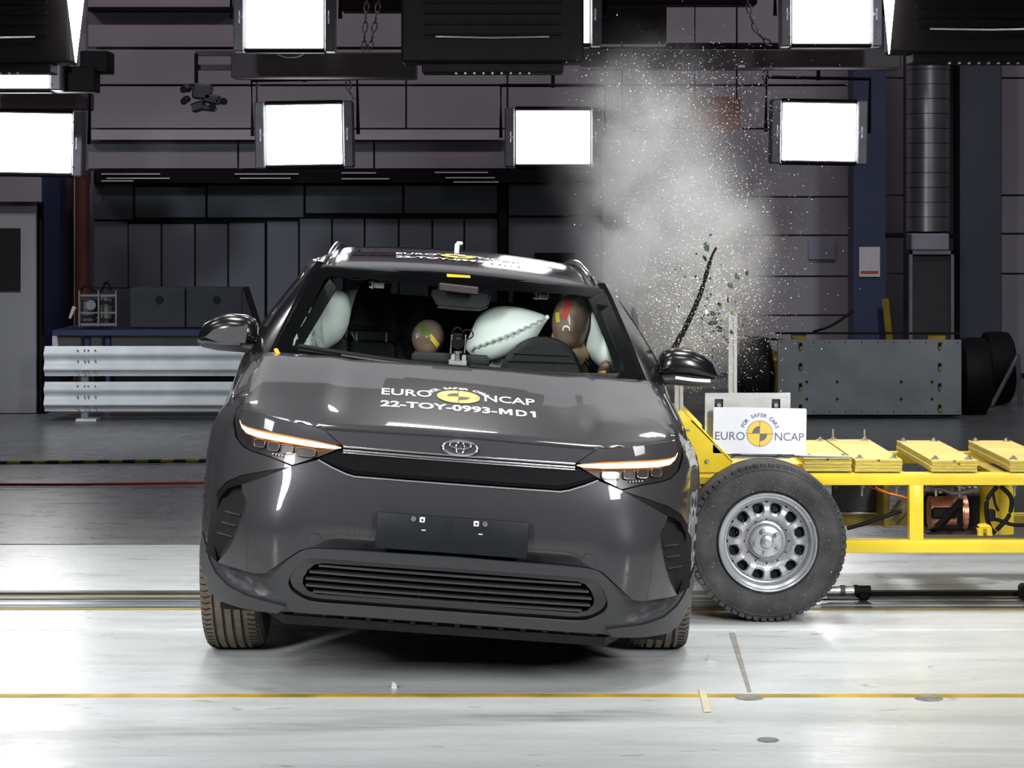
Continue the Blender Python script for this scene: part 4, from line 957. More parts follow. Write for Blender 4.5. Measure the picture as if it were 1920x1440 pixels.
# ---- wheels
CI = CARM.inverted()
def tyre_wheel(wx, wy, rad, width, m):
    """front-road wheel, axle along X"""
    c = CI @ Vector((wx, wy, rad)); e = empty('wheel', c, (0, 0, -YAW)); e.parent = car
    hw = width/2; P = [(rad*.66, -hw*.82), (rad*.80, -hw*1.03), (rad*.93, -hw*.97), (rad*.975, -hw*.86)]
    for g in (-.50, -.19, .12, .43):
        gw = .006; P += [(rad*(.99+.008*(1-g*g)), hw*g-gw), (rad*.962, hw*g-gw+.0015), (rad*.962, hw*g+gw-.0015), (rad*(.99+.008*(1-g*g)), hw*g+gw)]
    P += [(rad*.975, hw*.86), (rad*.93, hw*.97), (rad*.80, hw*1.03), (rad*.66, hw*.82)]
    bm = NB(); lathe(bm, P, 96, 'X'); fin('tyre', bm, m, e, ang=25)
    bm = NB(); n = 84
    for k in range(n):
        a = 2*math.pi*k/n
        if math.sin(a) > .75: continue
        for s in (-1, 1):
            b = a+.022
            tube(bm, [(s*hw*.60, math.cos(a)*rad*.993, math.sin(a)*rad*.993), (s*hw*.80, math.cos(b)*rad*.988, math.sin(b)*rad*.988), (s*hw*.93, math.cos(b)*rad*.955, math.sin(b)*rad*.955)], .0022, n=4)
    o = fin('tread_cut', bm, M['dark_void'], e, kind='stuff')
    for s in (-1, 1):
        bm = NB(); lathe(bm, [(rad*.67, s*hw*.80), (rad*.64, s*hw*.86), (rad*.60, s*hw*.55), (rad*.12, s*hw*.45), (0.0, s*hw*.5)], 40, 'X'); fin('rim', bm, M['gloss_black'], e)
        for k in range(5):
            a = 2*math.pi*k/5+.3; bm = NB(); vs = box(bm, (rad*.38, 0, 0), (rad*.52, .02, rad*.17), bev=.006)
            bmesh.ops.rotate(bm, cent=(0, 0, 0), matrix=ER(0, a, 0), verts=bm.verts[:]); bmesh.ops.rotate(bm, cent=(0, 0, 0), matrix=ER(0, 0, R(90)), verts=bm.verts[:])
            bmesh.ops.translate(bm, vec=(s*hw*.66, 0, 0), verts=bm.verts[:])
            if s*(wx-CX) > 0: fin('spoke', bm, M['steel_paint'], e)
            else: bm.free()
    return e
M['tyre_tread'] = mat('brown_dusty_tread', (.150, .125, .095), .8, 0, col2=(.085, .07, .055), scale=14, bump=.35, bscale=120)
WYF = 8.80+.07+.02
tyre_wheel(-1.180+.115, 9.08, .352, .222, M['tyre_tread']); tyre_wheel(.680-.115, 9.08, .352, .222, M['tyre_tread'])
for sx in (-1, 1):
    q = CARM @ Vector((sx*.79, 3.71, 0)); tyre_wheel(q.x, q.y, .352, .25, M['tyre_tread'])
# inner wheel housings (dark)
for s in (-1, 1):
    for ax in (AX1, AX2):
        bm = NB(); rows = []
        for a in range(-10, 191, 20): rows.append([bm.verts.new((s*u, ax+.41*math.cos(R(a)), WR+.05+.40*math.sin(R(a)))) for u in (.50, .86)])
        for A, B in zip(rows, rows[1:]): bm.faces.new((A[0], A[1], B[1], B[0]))
        car_part('arch_liner', bm, M['dark_void'])
# front crash structure / firewall closing the nose
bm = NB(); box(bm, (0, .55, .58), (1.30, .55, .50), bev=.05); car_part('engine_bay', bm, M['dark_void'])
bm = NB(); box(bm, (0, 1.30, .62), (1.50, .06, .80)); car_part('firewall', bm, M['dark_void'])
# ================================================================== INTERIOR
bm = NB(); rows = []
for d, w_, c_ in ((1.10, 1.062, .0), (1.35, 1.062, .0), (1.55, 1.055, .0), (1.60, .98, 0), (1.58, .75, 0)):
    rows.append([bm.verts.new((u, d, w_-.02*abs(u))) for u in [-.74+1.48*i/12 for i in range(13)]])
for A, B in zip(rows, rows[1:]):
    for k in range(12): bm.faces.new((A[k], A[k+1], B[k+1], B[k]))
car_part('dashboard', bm, M['seat'])
bm = NB(); box(bm, (0, 2.9, .42), (1.6, 3.2, .05)); car_part('cabin_floor', bm, M['dark_void'])
bm = NB(); prism(bm, [(-.56, 1.96), (.56, 1.96), (.58, 4.0), (-.58, 4.0)], 1.425, 1.428, axis='Z'); car_part('headliner', bm, mat('black_headliner', (.02, .02, .022), .9, var=.2))
# dash end roll
bm = NB(); cyl(bm, L(772, 672, 1.45), L(846, 676, 1.45), .030, n=20); cyl(bm, L(872, 678, 1.45), L(917, 680, 1.45), .030, n=20)
bmesh.ops.bevel(bm, geom=[e for e in bm.edges if e.calc_face_angle(0) > 1], offset=.008, segments=2, affect='EDGES'); car_part('dash_screen_pad', bm, M['seat'])
# instrument hood + steering wheel
def Lp(lst, d): return [L(x, y, d) for x, y in lst]
hood_o = Lp([(936, 706), (952, 676), (966, 662), (990, 645), (1012, 641), (1040, 645), (1062, 660), (1078, 676), (1094, 710)], 1.58)
bm = NB(); A = [bm.verts.new(p) for p in hood_o]; B = [bm.verts.new(p+Vector((0, .16, .012))) for p in hood_o]
bm.faces.new(A); bm.faces.new(B[::-1])
for i in range(len(A)): bm.faces.new((A[i], B[i], B[(i+1) % len(A)], A[(i+1) % len(A)]))
bmesh.ops.bevel(bm, geom=[e for e in bm.edges if abs(e.verts[0].co.y-e.verts[1].co.y) < .05], offset=.006, segments=2, affect='EDGES')
car_part('instrument_hood', bm, M['seat'])
for yy in (662, 676):
    bm = NB(); tube(bm, [L(950+(yy==662)*12, yy+.5, 1.572), L(1080-(yy==662)*10, yy+5, 1.572)], .003, n=5); car_part('hood_seam', bm, M['black'])
bm = NB(); c = L(1018, 700, 1.80); tube(bm, [c+Vector((.150*math.cos(a), .05*math.sin(a), .142*math.sin(a))) for a in [2*math.pi*k/40 for k in range(40)]], .013, n=10, closed=True); car_part('steering_wheel', bm, M['seat'])
# seats
def cushion(pts2, d0, t, m, name, parent=car, bev=.03, **k):
    bm = NB(); A = [bm.verts.new((p.x, d0, p.z)) for p in pts2]; B = [bm.verts.new((p.x, d0+t, p.z)) for p in pts2]
    bm.faces.new(A); bm.faces.new(B[::-1])
    for i in range(len(A)): bm.faces.new((A[i], B[i], B[(i+1) % len(A)], A[(i+1) % len(A)]))
    bmesh.ops.bevel(bm, geom=bm.edges[:], offset=bev, segments=4, affect='EDGES', profile=.6)
    return car_part(name, bm, m, parent, **k)
cushion(Lp([(650, 617), (672, 535), (682, 528), (722, 528), (730, 538), (747, 615), (742, 624), (655, 621)], 2.4), 2.40, .13, M['seat'], 'passenger_headrest')
cushion(Lp([(648, 700), (655, 645), (664, 639), (735, 641), (742, 650), (744, 700)], 2.45), 2.45, .14, M['seat'], 'passenger_seat', bev=.025)
cushion(Lp([(610, 700), (625, 655), (640, 628), (652, 640), (652, 700)], 2.40), 2.40, .16, M['seat'], 'seat_wing', bev=.02)
cushion(Lp([(738, 700), (738, 650), (748, 628), (770, 640), (782, 676), (790, 700)], 2.52), 2.52, .10, M['seat'], 'seat_wing', bev=.02)
for x in (668, 724):
    bm = NB(); cyl(bm, L(x, 618, 2.47), L(x, 645, 2.47), .007, n=10); car_part('headrest_post', bm, M['zinc'])
cushion(Lp([(972, 700), (975, 570), (985, 548), (1005, 538), (1030, 540), (1048, 560), (1060, 640), (1060, 700)], 2.62), 2.62, .14, M['seat'], 'driver_headrest')
cushion(Lp([(965, 720), (985, 640), (1010, 620), (1110, 625), (1130, 720)], 2.72), 2.72, .14, M['seat'], 'driver_seat')
# rear bench and dark boot wall
bm = NB(); box(bm, (0, 3.5, .95), (1.3, .18, .66), bev=.05, seg=3); car_part('rear_bench', bm, M['seat'])
for u in (-.42, 0, .42):
    bm = NB(); box(bm, (u, 3.5, 1.32), (.24, .10, .13), bev=.04, seg=3); car_part('rear_headrest', bm, M['seat'])
# interior mirror with housing, sensor block
bm = NB(); vs = Lp([(806, 548), (820, 575), (900, 582), (916, 576), (920, 556), (905, 545), (815, 540)], 1.80)
A = [bm.verts.new(p) for p in vs]; B = [bm.verts.new(p+Vector((0, .03, 0))) for p in vs]; bm.faces.new(A); bm.faces.new(B[::-1])
for i in range(len(A)): bm.faces.new((A[i], B[i], B[(i+1) % len(A)], A[(i+1) % len(A)]))
bmesh.ops.bevel(bm, geom=bm.edges[:], offset=.008, segments=2, affect='EDGES')
rm = car_part('interior_mirror', bm, mat('mirror_back_plastic', (.010, .012, .014), .35, var=.2))
bm = NB(); tube(bm, [p+Vector((0, -.008, 0)) for p in Lp([(820, 576), (860, 580), (900, 582), (914, 576), (919, 556)], 1.80)], .004, n=6); fin('mirror_edge', bm, M['clad'], rm)
bm = NB(); box(bm, L(860, 542, 1.72), (.17, .04, .035), rot=ER(0, R(2), 0), bev=.006); car_part('sensor_box', bm, mat('sensor_plastic', (.016, .010, .010), .5, var=.2))
# grab-handle clips (white brackets)
for (x, y) in ((711, 535), (1018, 556)):
    bm = NB(); c = L(x, y, 1.98); box(bm, c, (.045, .02, .024), bev=.003); box(bm, c+Vector((-.028, -.005, 0)), (.008, .02, .034), bev=.002); box(bm, c+Vector((-.036, -.005, .010)), (.012, .02, .006)); box(bm, c+Vector((-.036, -.005, -.010)), (.012, .02, .006))
    car_part('sensor_clip', bm, M['white'] if x < 800 else M['zinc'])
bm = NB(); tube(bm, spline(Lp([(645, 520), (672, 524), (700, 522), (722, 530), (745, 527), (778, 526)], 1.97), 4), .003, n=5); car_part('headliner_cable', bm, M['paper'])
bm = NB(); tube(bm, spline(Lp([(945, 540), (975, 543), (1000, 543), (1016, 541), (1026, 548), (1029, 558)], 1.97), 4), .003, n=5); car_part('headliner_cable', bm, M['paper'])
# interior pillar trims
for pl, nm in (([(540, 655), (562, 658), (632, 540), (618, 523), (605, 540)], 'pillar_trim'), ([(1100, 560), (1128, 548), (1160, 620), (1170, 690), (1150, 700), (1140, 660)], 'pillar_trim')):
    cushion(Lp(pl, 1.75 if pl[0][0] < 800 else 1.85), 1.75, .02, M['seat'], nm, bev=.004)
# ---- airbags
def pillow(outline, d0, depth, name, m=M['bag'], ridge=0, bumpy=.0, **k):
    """inflated bag: outline polygon (Vectors, u/w) swelling to depth/2 both ways around plane d0"""
    N = len(outline); cx = sum(p.x for p in outline)/N; cz = sum(p.z for p in outline)/N; rings = []; bm = NB()
    levels = 8
    front = []
    for sgn in (-1, 1):
        prev = None
        rs = []
        for j in range(levels+1):
            t = j/levels; sc = math.cos(t*math.pi/2) if j < levels else 0.0
            h = math.sin(t*math.pi/2)**.8*depth/2
            if j == levels: rs.append([bm.verts.new((cx, d0+sgn*h, cz))]); continue
            if j == 0 and sgn == 1: rs.append(front[0]); continue
            rs.append([bm.verts.new((cx+(p.x-cx)*sc, d0+sgn*h+bumpy*math.sin(i*2.3+j)*.5, cz+(p.z-cz)*sc)) for i, p in enumerate(outline)])
        if sgn == -1: front = rs
        for j in range(levels):
            A, B = rs[j], rs[j+1]
            for i in range(N):
                i2 = (i+1) % N
                if len(B) == 1: bm.faces.new((A[i], A[i2], B[0]))
                else: bm.faces.new((A[i], A[i2], B[i2], B[i]))
    return car_part(name, bm, m, ang=180, **k)
def closed_sp(pts, n=4):
    P = pts; N = len(P); out = []
    for i in range(N):
        a, b, c, d = P[i-1], P[i], P[(i+1) % N], P[(i+2) % N]
        for k in range(n):
            t = k/n; out.append(.5*((2*b)+(c-a)*t+(2*a-5*b+4*c-d)*t*t+(3*b-a-3*c+d)*t**3))
    return out
pillow(closed_sp(Lp([(600, 658), (578, 640), (590, 590), (612, 550), (630, 543), (650, 552), (657, 580), (653, 610), (640, 635), (620, 650)], 2.1)), 2.10, .26, 'curtain_airbag')
pillow(closed_sp(Lp([(567, 655), (566, 630), (580, 610), (592, 600), (603, 600), (607, 630), (608, 662), (585, 660)], 2.0)), 1.98, .12, 'curtain_fold', bumpy=.02, m=mat('airbag_fabric_dim', (.50, .58, .53), .8, var=.2, scale=12, bump=.6, bscale=25))
cushion(Lp([(648, 545), (670, 543), (660, 575), (655, 600), (645, 650), (663, 655), (668, 640), (655, 622), (648, 610)], 2.75), 2.75, .02, M['bag'], 'rear_curtain', bev=.003)
fb_ = closed_sp(Lp([(874, 655), (884, 620), (900, 590), (930, 575), (965, 575), (1000, 583), (1026, 595), (1018, 612), (1004, 634), (980, 655), (945, 672), (905, 676)], 2.05))
pillow(fb_, 2.05, .30, 'side_airbag')
bm = NB(); seam = []
for i in range(25):
    t = i/24; x = 878+(1022-878)*t; y = 656+(597-656)*t+3*math.sin(t*3.1); seam.append(L(x, y+(1.8 if i % 2 else -1.8), 1.880+.13*abs(t-.5)**1.6*2))
tube(bm, seam, .0055, n=6); car_part('airbag_seam', bm, mat('seam_cord', (.45, .5, .52), .8, var=.2))
bm = NB(); c = L(1026, 595, 2.0); box(bm, c, (.016, .016, .02), bev=.005); car_part('airbag_tip', bm, M['bag'])
pillow(closed_sp(Lp([(915, 700), (935, 665), (980, 668), (975, 700)], 2.2)), 2.2, .12, 'airbag_base')
pillow(closed_sp(Lp([(1096, 650), (1098, 600), (1103, 580), (1118, 590), (1135, 625), (1148, 665), (1153, 695), (1140, 697), (1115, 680)], 2.1)), 2.10, .22, 'curtain_airbag')
pillow(closed_sp(Lp([(1183, 590), (1186, 575), (1193, 585), (1198, 620), (1196, 645), (1190, 630)], 2.6)), 2.6, .04, 'curtain_airbag', m=M['clad'])  # grey material stands in for the bag's dimness behind glass
# torn curtain edge along the pillars
random.seed(5)
for side, (x0, y0, x1, y1) in (('l', (547, 640, 603, 520)), ('r', (1118, 556, 1166, 668))):
    for k in range(9 if side == 'l' else 7):
        t = k/(8 if side == 'l' else 6)+random.uniform(-.03, .03); x = x0+(x1-x0)*t; y = y0+(y1-y0)*t; c = L(x, y, 1.62+.25*(t if side == 'l' else 1-t)); r0 = random.uniform(.006, .017)*(1.2 if side == 'l' else .6)
        bm = NB(); bmesh.ops.create_icosphere(bm, subdivisions=1, radius=r0)
        for v in bm.verts: v.co = c+Vector((v.co.x*random.uniform(.5, 1.2), v.co.y*.5, v.co.z*random.uniform(.8, 1.9)))
        car_part('torn_fabric', bm, M['bag'], ang=10)
# ---- crash test dummies
def to_world(p): return BODYM @ p
def head_mesh(c, rx, ry, rz, jaw=.8, tilt=0, face=None):
    bm = NB(); bmesh.ops.create_uvsphere(bm, u_segments=28, v_segments=20, radius=1)
    for v in bm.verts:
        x, y, z = v.co; k = 1 if z > 0 else 1-(1-jaw)*(-z)**1.2
        # nose and chin bulge on the -y face, brow line
        b = 0
        if y < 0:
            b += .10*math.exp(-((x/.16)**2+((z+.12)/.22)**2)); b -= .05*math.exp(-(((abs(x)-.33)/.14)**2+((z-.05)/.12)**2)); b -= .03*math.exp(-((x/.3)**2+((z+.48)/.06)**2)); b += .05*math.exp(-((x/.3)**2+((z+.72)/.15)**2))
        v.co = Vector((x*rx*k, (y-b)*ry*(.92 if z < -.3 else 1), z*rz))
    bmesh.ops.rotate(bm, cent=(0, 0, 0), matrix=ER(0, tilt, 0), verts=bm.verts[:])
    return bm
def world_obj(name, bm, m, root, rootM, **k):
    """mesh given in body coordinates around the origin of root"""
    return fin(name, bm, m, root, **k)
dc = to_world(L(1070, 606, 2.05))
dd = empty('crash_test_dummy', dc, (0, ROLL, YAW), label='adult crash test dummy in the driver seat with taped vinyl head and purple suit', cat='dummy')
hm = head_mesh(dc, .083, .105, .125, .86); fin('head', hm, M['skin'], dd, ang=180)
def dl(x, y, d): return L(x, y, d)-L(1070, 606, 2.05)
bm = NB(); tube(bm, [dl(1046, 625, 2.10), dl(1060, 645, 2.06), dl(1078, 664, 2.03), dl(1090, 682, 2.03)], [.034, .036, .034, .030], n=18); tube(bm, [dl(1078, 640, 2.08), dl(1082, 660, 2.06), dl(1082, 700, 2.08)], [.052, .050, .052], n=18)
fin('neck', bm, M['neck'], dd, ang=60)
bm = NB(); a = dl(1040, 760, 2.3); rows = []
for z, hw, hd in ((-.52, .17, .10), (-.40, .19, .12), (-.28, .21, .12), (-.19, .20, .10), (-.155, .15, .08), (-.135, .08, .06)):
    rows.append([(hw*math.cos(2*math.pi*k/20)+.01, .20+hd*math.sin(2*math.pi*k/20), z) for k in range(20)])
fin('torso', blob(rows), M['purple'], dd, ang=60)
for x in (1100, 1108):
    bm = NB(); tube(bm, [dl(x-10, 672, 2.02), dl(x, 682, 2.0), dl(x+8, 700, 2.0)], .005, n=5); fin('strap', bm, M['black'], dd)
bm = NB(); tube(bm, spline([dl(1125, 705, 2.05), dl(1132, 690, 2.02), dl(1136, 683, 2.0), dl(1140, 690, 2.02), dl(1143, 705, 2.06)], 3), .020, n=12); fin('hand', bm, M['skin'], dd, ang=60)
bm = NB(); tube(bm, [dl(1123, 699, 1.97), dl(1136, 697, 1.965)], .006, n=6); fin('wrist_tape', bm, M['yellow_tape'], dd)
def headtape(root, rc, rx, ry, rz, pts, wdt, m, nm='tape'):
    """tape patch on the ellipsoid head: pts of (x,z) in unit coordinates on the front"""
    bm = NB(); prev = None; P = [Vector((x, z)) for x, z in pts]
    for i, p in enumerate(P):
        t = (P[min(i+1, len(P)-1)]-P[max(i-1, 0)]).normalized(); nrm = Vector((-t.y, t.x))*wdt; cur = []
        for q in (p-nrm, p, p+nrm):
            x, z = q; rr = max(0, 1-x*x-z*z); cur.append(bm.verts.new((x*rx*1.012, -math.sqrt(rr)*ry*1.02-.002, z*rz*1.012)))
        if prev:
            for k in range(2): bm.faces.new((prev[k], cur[k], cur[k+1], prev[k+1]))
        prev = cur
    return fin(nm, bm, m, root, ang=180)
headtape(dd, None, .083, .105, .125, [(-.18, .82), (-.25, .70), (-.33, .50), (-.42, .32), (-.48, .18)], .12, M['red_tape'], 'red_tape')
headtape(dd, None, .083, .105, .125, [(-.42, .84), (-.2, .86), (-.02, .84)], .06, M['red_tape'], 'red_tape')
headtape(dd, None, .083, .105, .125, [(-.78, .35), (-.75, .18), (-.70, .02)], .09, M['yellow_tape'], 'yellow_tape')
headtape(dd, None, .083, .105, .125, [(.20, .90), (.34, .78), (.42, .62)], .08, M['green_tape'], 'green_tape')
headtape(dd, None, .083, .105, .125, [(-.46, -.24), (-.42, -.10), (-.25, -.08), (-.13, -.14), (-.12, -.22)], .035, M['white'], 'white_mark')
cc = to_world(L(803, 634, 2.42))
cd = empty('crash_test_dummy', cc, (R(-10), ROLL, YAW), label='small crash test dummy, domed head with green and yellow tape, in mid cabin', cat='dummy')
hm = head_mesh(cc, .0745, .082, .0835, .92); fin('head', hm, M['skin'], cd, ang=180)
headtape(cd, None, .0745, .082, .0835, [(-.52, .52), (-.30, .32), (-.06, .12), (.04, .02)], .13, M['green_tape'], 'green_tape')
headtape(cd, None, .0745, .082, .0835, [(.04, .02), (.24, -.14), (.46, -.34), (.62, -.46)], .13, M['yellow_tape'], 'yellow_tape')
headtape(cd, None, .0745, .082, .0835, [(.25, .90), (.40, .80), (.50, .72)], .07, mat('blue_tape', (.10, .18, .45), .5, var=.1), 'blue_tape')
bm = NB()
for (x, z) in ((-.72, .05), (-.66, -.06), (-.60, .12), (-.58, -.02), (-.70, -.12)):
    yv = -math.sqrt(max(0, 1-x*x-z*z))*.084; bmesh.ops.create_icosphere(bm, subdivisions=1, radius=.004, matrix=Matrix.Translation((x*.0755, yv, z*.0845)))
fin('marker_dots', bm, M['white'], cd)
bm = NB(); rows = []
for z, hw, hd in ((-.40, .13, .09), (-.25, .15, .10), (-.16, .14, .08), (-.11, .07, .06), (-.06, .045, .05)):
    rows.append([(hw*math.cos(2*math.pi*k/18)+.01, .06+hd*math.sin(2*math.pi*k/18), z) for k in range(18)])
fin('torso', blob(rows), M['seat'], cd, ang=60)
# ---- bracket mounted camera on the dash
mc_ = L(858, 668, 1.40); mcw = to_world(mc_)
ic = empty('dash_camera', mcw, (0, ROLL, YAW), label='small bracket mounted camera standing on the middle of the dashboard', cat='camera')
def il(x, y, d=1.40): return L(x, y, d)-mc_
bm = NB(); box(bm, il(858, 680), (.075, .05, .020), bev=.003); box(bm, il(849, 672), (.02, .03, .04), bev=.003); box(bm, il(870, 672), (.02, .03, .03), bev=.003); fin('clamp', bm, M['alu'], ic)
bm = NB(); cyl(bm, il(858, 679), il(858, 660), .010, n=14); cyl(bm, il(858, 663), il(858, 658), .018, n=16); fin('pedestal', bm, M['chrome'], ic)
for x in (846, 872):
    bm = NB(); box(bm, il(x, 645), (.006, .04, .075), bev=.002); fin('side_plate', bm, M['alu'], ic)
bm = NB(); cyl(bm, il(858, 642)+Vector((0, -.03, 0)), il(858, 642)+Vector((0, .05, 0)), .026, n=24); box(bm, il(858, 630), (.04, .04, .02), bev=.004); fin('lens_barrel', bm, M['dark_metal'], ic)
bm = NB(); box(bm, il(858, 634)+Vector((0, -.02, 0)), (.022, .02, .010), bev=.002); fin('camera_plate', bm, M['zinc'], ic)
bm = NB(); c = il(877, 627); tube(bm, [c+Vector((.022*math.cos(a), 0, .018*math.sin(a))) for a in [2*math.pi*k/20 for k in range(20)]], .003, n=6, closed=True); tube(bm, spline([il(866, 620), il(858, 614), il(848, 622), il(852, 634)], 4), .003, n=5); fin('cable_loop', bm, M['black'], ic)
# ================================================================== IMPACT TROLLEY
TRY = 9.90
tr = empty('impact_trolley', (2.2, 10.3, 0), label='yellow steel impact trolley with a silver wheel rammed into the side of the car', cat='trolley')
def T(o): return reloc(o, tr)
def tb(name, x0, y0, x1, y1, Y, t, m='yellow', bev=.004, par=None, **k):
    return T(bx(name, x0, y0, x1, y1, Y, t, M[m], tr, bev=bev, **k))
zt, zb = W(0, 887, TRY).z, W(0, 910, TRY).z; z2, z3 = W(0, 1012, TRY).z, W(0, 1037, TRY).z
def rail(name, x0, x1, Y0, Y1, za, zb_, m='yellow', bev=.005):
    bm = NB(); box(bm, ((x0+x1)/2, (Y0+Y1)/2, (za+zb_)/2), (x1-x0, Y1-Y0, abs(za-zb_)), bev=bev, seg=2); return T(fin(name, bm, M[m], tr))
xl = W(1306, 0, TRY).x
rail('top_rail', xl, 4.4, TRY, TRY+.06, zt, zb); rail('top_rail', xl, 4.4, 10.80, 10.86, zt, zb)
rail('bottom_rail', W(1500, 0, TRY).x, 4.4, TRY, TRY+.06, z2, z3); rail('bottom_rail', xl, 4.4, 10.80, 10.86, z2-.0, z3)
xa, xb = W(1705, 0, TRY).x, W(1732, 0, TRY).x
rail('upright_post', xa, xb, TRY-.002, TRY+.06, zb+.002, z2-.002); rail('upright_post', xa, xb, 10.80, 10.86, zb, z2)
for x in (1.0, 1.62, 2.05, 2.9, 3.7): rail('cross_member', x, x+.06, TRY+.06, 10.80, zt-.002, zb+.01, 'yellow_dull')
# gusset at the front
p = [W(*q, 9.80) for q in ((1256, 774), (1282, 774), (1296, 790), (1374, 868), (1358, 886), (1290, 886), (1256, 886))]
bm = NB(); prism(bm, [(q.x, q.z) for q in p], 9.80, 9.815, bev=.003); T(fin('gusset_plate', bm, M['yellow'], tr))
A = [W(1284, 775, 9.80), W(1372, 867, 9.80)]; mid = (A[0]+A[1])/2; dv = A[1]-A[0]
bm = NB(); box(bm, (mid.x+.004, 9.90, mid.z+.004), (dv.length, .21, .008), rot=ER(0, -math.atan2(dv.z, dv.x), 0), bev=.002); T(fin('gusset_flange', bm, M['yellow'], tr))
bm = NB(); c = W(1326, 864, 9.80); cyl(bm, c+Vector((0, -.012, 0)), c, .009, n=6); T(fin('gusset_bolt', bm, M['zinc'], tr))
bm = NB(); c = W(1289, 806, 9.80); box(bm, c+Vector((-.02, -.004, 0)), (.06, .006, .007)); T(fin('rod_end', bm, M['zinc'], tr))
tb('front_bracket', 1290, 888, 1352, 908, 9.81, .12); tb('front_bracket', 1306, 895, 1350, 909, 9.80, .01, 'yellow_dull')
rail('front_beam', .70, .80, 9.82, 10.95, .42, .80, 'yellow')
rail('barrier_face', .655, .70, 9.85, 11.3, .34, .80, 'alu')
tb('top_plate', 1352, 857, 1520, 874, 10.3, .4, 'yellow_dull'); tb('angle_bar', 1350, 868, 1520, 884, 9.95, .3, 'yellow')
# silver threaded bar under the sign
bm = NB(); cyl(bm, W(1345, 852, 9.86), W(1597, 857, 9.86), .006, n=10); T(fin('threaded_bar', bm, M['zinc'], tr))
for x in (1365, 1480): tb('bar_clamp', x-10, 849, x+10, 858, 9.85, .03, 'zinc', .003)
